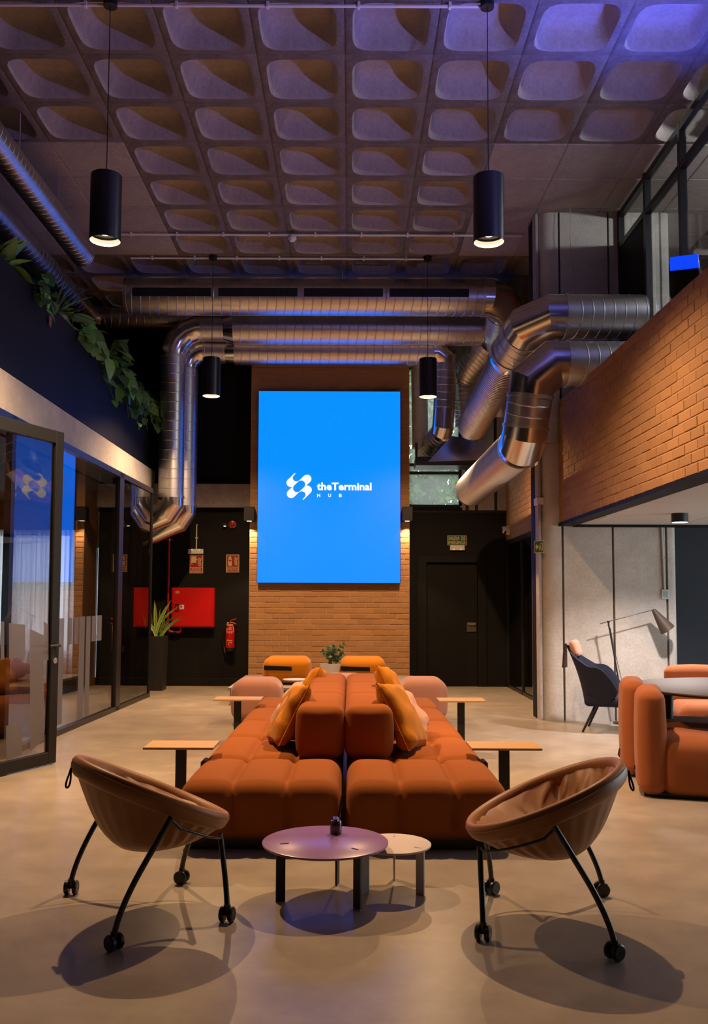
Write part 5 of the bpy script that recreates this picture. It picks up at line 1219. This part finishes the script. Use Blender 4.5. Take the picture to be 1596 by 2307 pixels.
# ---- tall planter with snake plant
def snake_plant():
    p0, p1 = atz(333,1557,0), atz(376,1553,0); cx, cy = (p0.x+p1.x)/2-.05, 14.6; root = thing('snake_plant', 'snake plant with yellow edged blades in a tall dark square planter', 'plant', (cx,cy,0)); h = .86; a, b = .15, .17
    build('planter', MB().add([V((sx*a,sy*a,0)) for sx,sy in ((-1,-1),(1,-1),(1,1),(-1,1))]+[V((sx*b,sy*b,h)) for sx,sy in ((-1,-1),(1,-1),(1,1),(-1,1))]+[V((sx*(b-.015),sy*(b-.015),h)) for sx,sy in ((-1,-1),(1,-1),(1,1),(-1,1))]+[V((sx*(b-.02),sy*(b-.02),h-.06)) for sx,sy in ((-1,-1),(1,-1),(1,1),(-1,1))],
        [(3,2,1,0)]+[(i,(i+1)%4,4+(i+1)%4,4+i) for i in range(4)]+[(4+i,4+(i+1)%4,8+(i+1)%4,8+i) for i in range(4)]+[(8+i,8+(i+1)%4,12+(i+1)%4,12+i) for i in range(4)]+[(12,13,14,15)]), 'planter_black', root, 0, world=False)
    build('soil', B((-.14,-.14,h-.08),(.14,.14,h-.045)), 'soil', root, 0, world=False); rg = random.Random(9)
    for k, (dx, L) in enumerate(((-.14,.46),(-.07,.58),(-.02,.64),(.03,.52),(.42,.44),(.55,.66),(.50,.50),(.18,.58),(-.20,.36),(.10,.40),(.66,.44),(.0,.5),(.30,.70))):
        n = 10; vs = []; fs = []; mi = []; bx = -.08+.16*(k % 5)/4; by = -.08+.04*(k % 4)
        for i in range(n+1):
            t = i/n; w_ = .030*(1 if t < .55 else max(.02,1-((t-.55)/.45)**1.5))*(.7+.3*t*2 if t < .5 else 1); P = V((bx+dx*(t*.45+.55*t*t)*.9, by-.05*t*t, h-.06+L*t*(1-.28*abs(dx)*t)))
            sw = V((.85,.5*(-1)**k,-.25*dx)); 
            for q in (-1,-.62,.62,1): vs.append(tuple(P+sw*(w_*q)+V((0,.010*(1-abs(q)),0))))
        mb = MB()
        fc = [(4*i+j,4*i+j+1,4*i+j+5,4*i+j+4) for i in range(n) for j in (1,)]; fe = [(4*i+j,4*i+j+1,4*i+j+5,4*i+j+4) for i in range(n) for j in (0,2)]
        mb.add(vs, fc); mb.mi = 1; k0 = len(mb.f); mb.f += fe; mb.m += [1]*len(fe)
        build('leaf', mb, ['leaf_green','leaf_yellow'], root, 60, world=False)
snake_plant()
# ---- outside: tree behind the window
def tree():
    root = thing('tree', 'leafy street tree outside the corner window', 'tree', (1.9,18.6,0)); rg = random.Random(11)
    tr = [V((2.05,18.6,0)),V((1.95,18.6,2.2)),V((1.62,18.5,3.4)),V((1.75,18.5,5.0)),V((2.1,18.6,7.5))]
    build('trunk', MB().sweep(tr, [.24,.20,.17,.15,.1], 12), 'tree_bark', root)
    build('branch', MB().sweep([tr[2],V((1.1,18.6,4.2)),V((.6,18.9,5.6))], [.1,.07,.03], 8), 'tree_bark', root)
    mb = MB(); base = leaf_mb(.13,.042,.2,False,.3)
    for k in range(16000):
        P = V((rg.uniform(-.6,3.4),rg.uniform(18.0,20.4),rg.uniform(2.6,8)))
        if P.x > 2.0 and P.z < 3.75 and rg.random() < .6: continue
        d = V((rg.uniform(-1,1),rg.uniform(-.6,.6),rg.uniform(-1,.2))); mw = leaf_matrix(P, d, (rg.uniform(-1,1),-1,rg.uniform(-.5,1)), rg.uniform(.7,1.4)); mb.add([mw @ V(v) for v in base.v], base.f)
    build('foliage', mb, 'tree_leaf', root, 0, kind='stuff')
tree()
tag(build('street_ground', B((-9,15.8,-.3),(9,40,-.05)), 'polished_concrete_floor', None, 0), 'plain pale pavement outside behind the windows', 'pavement')
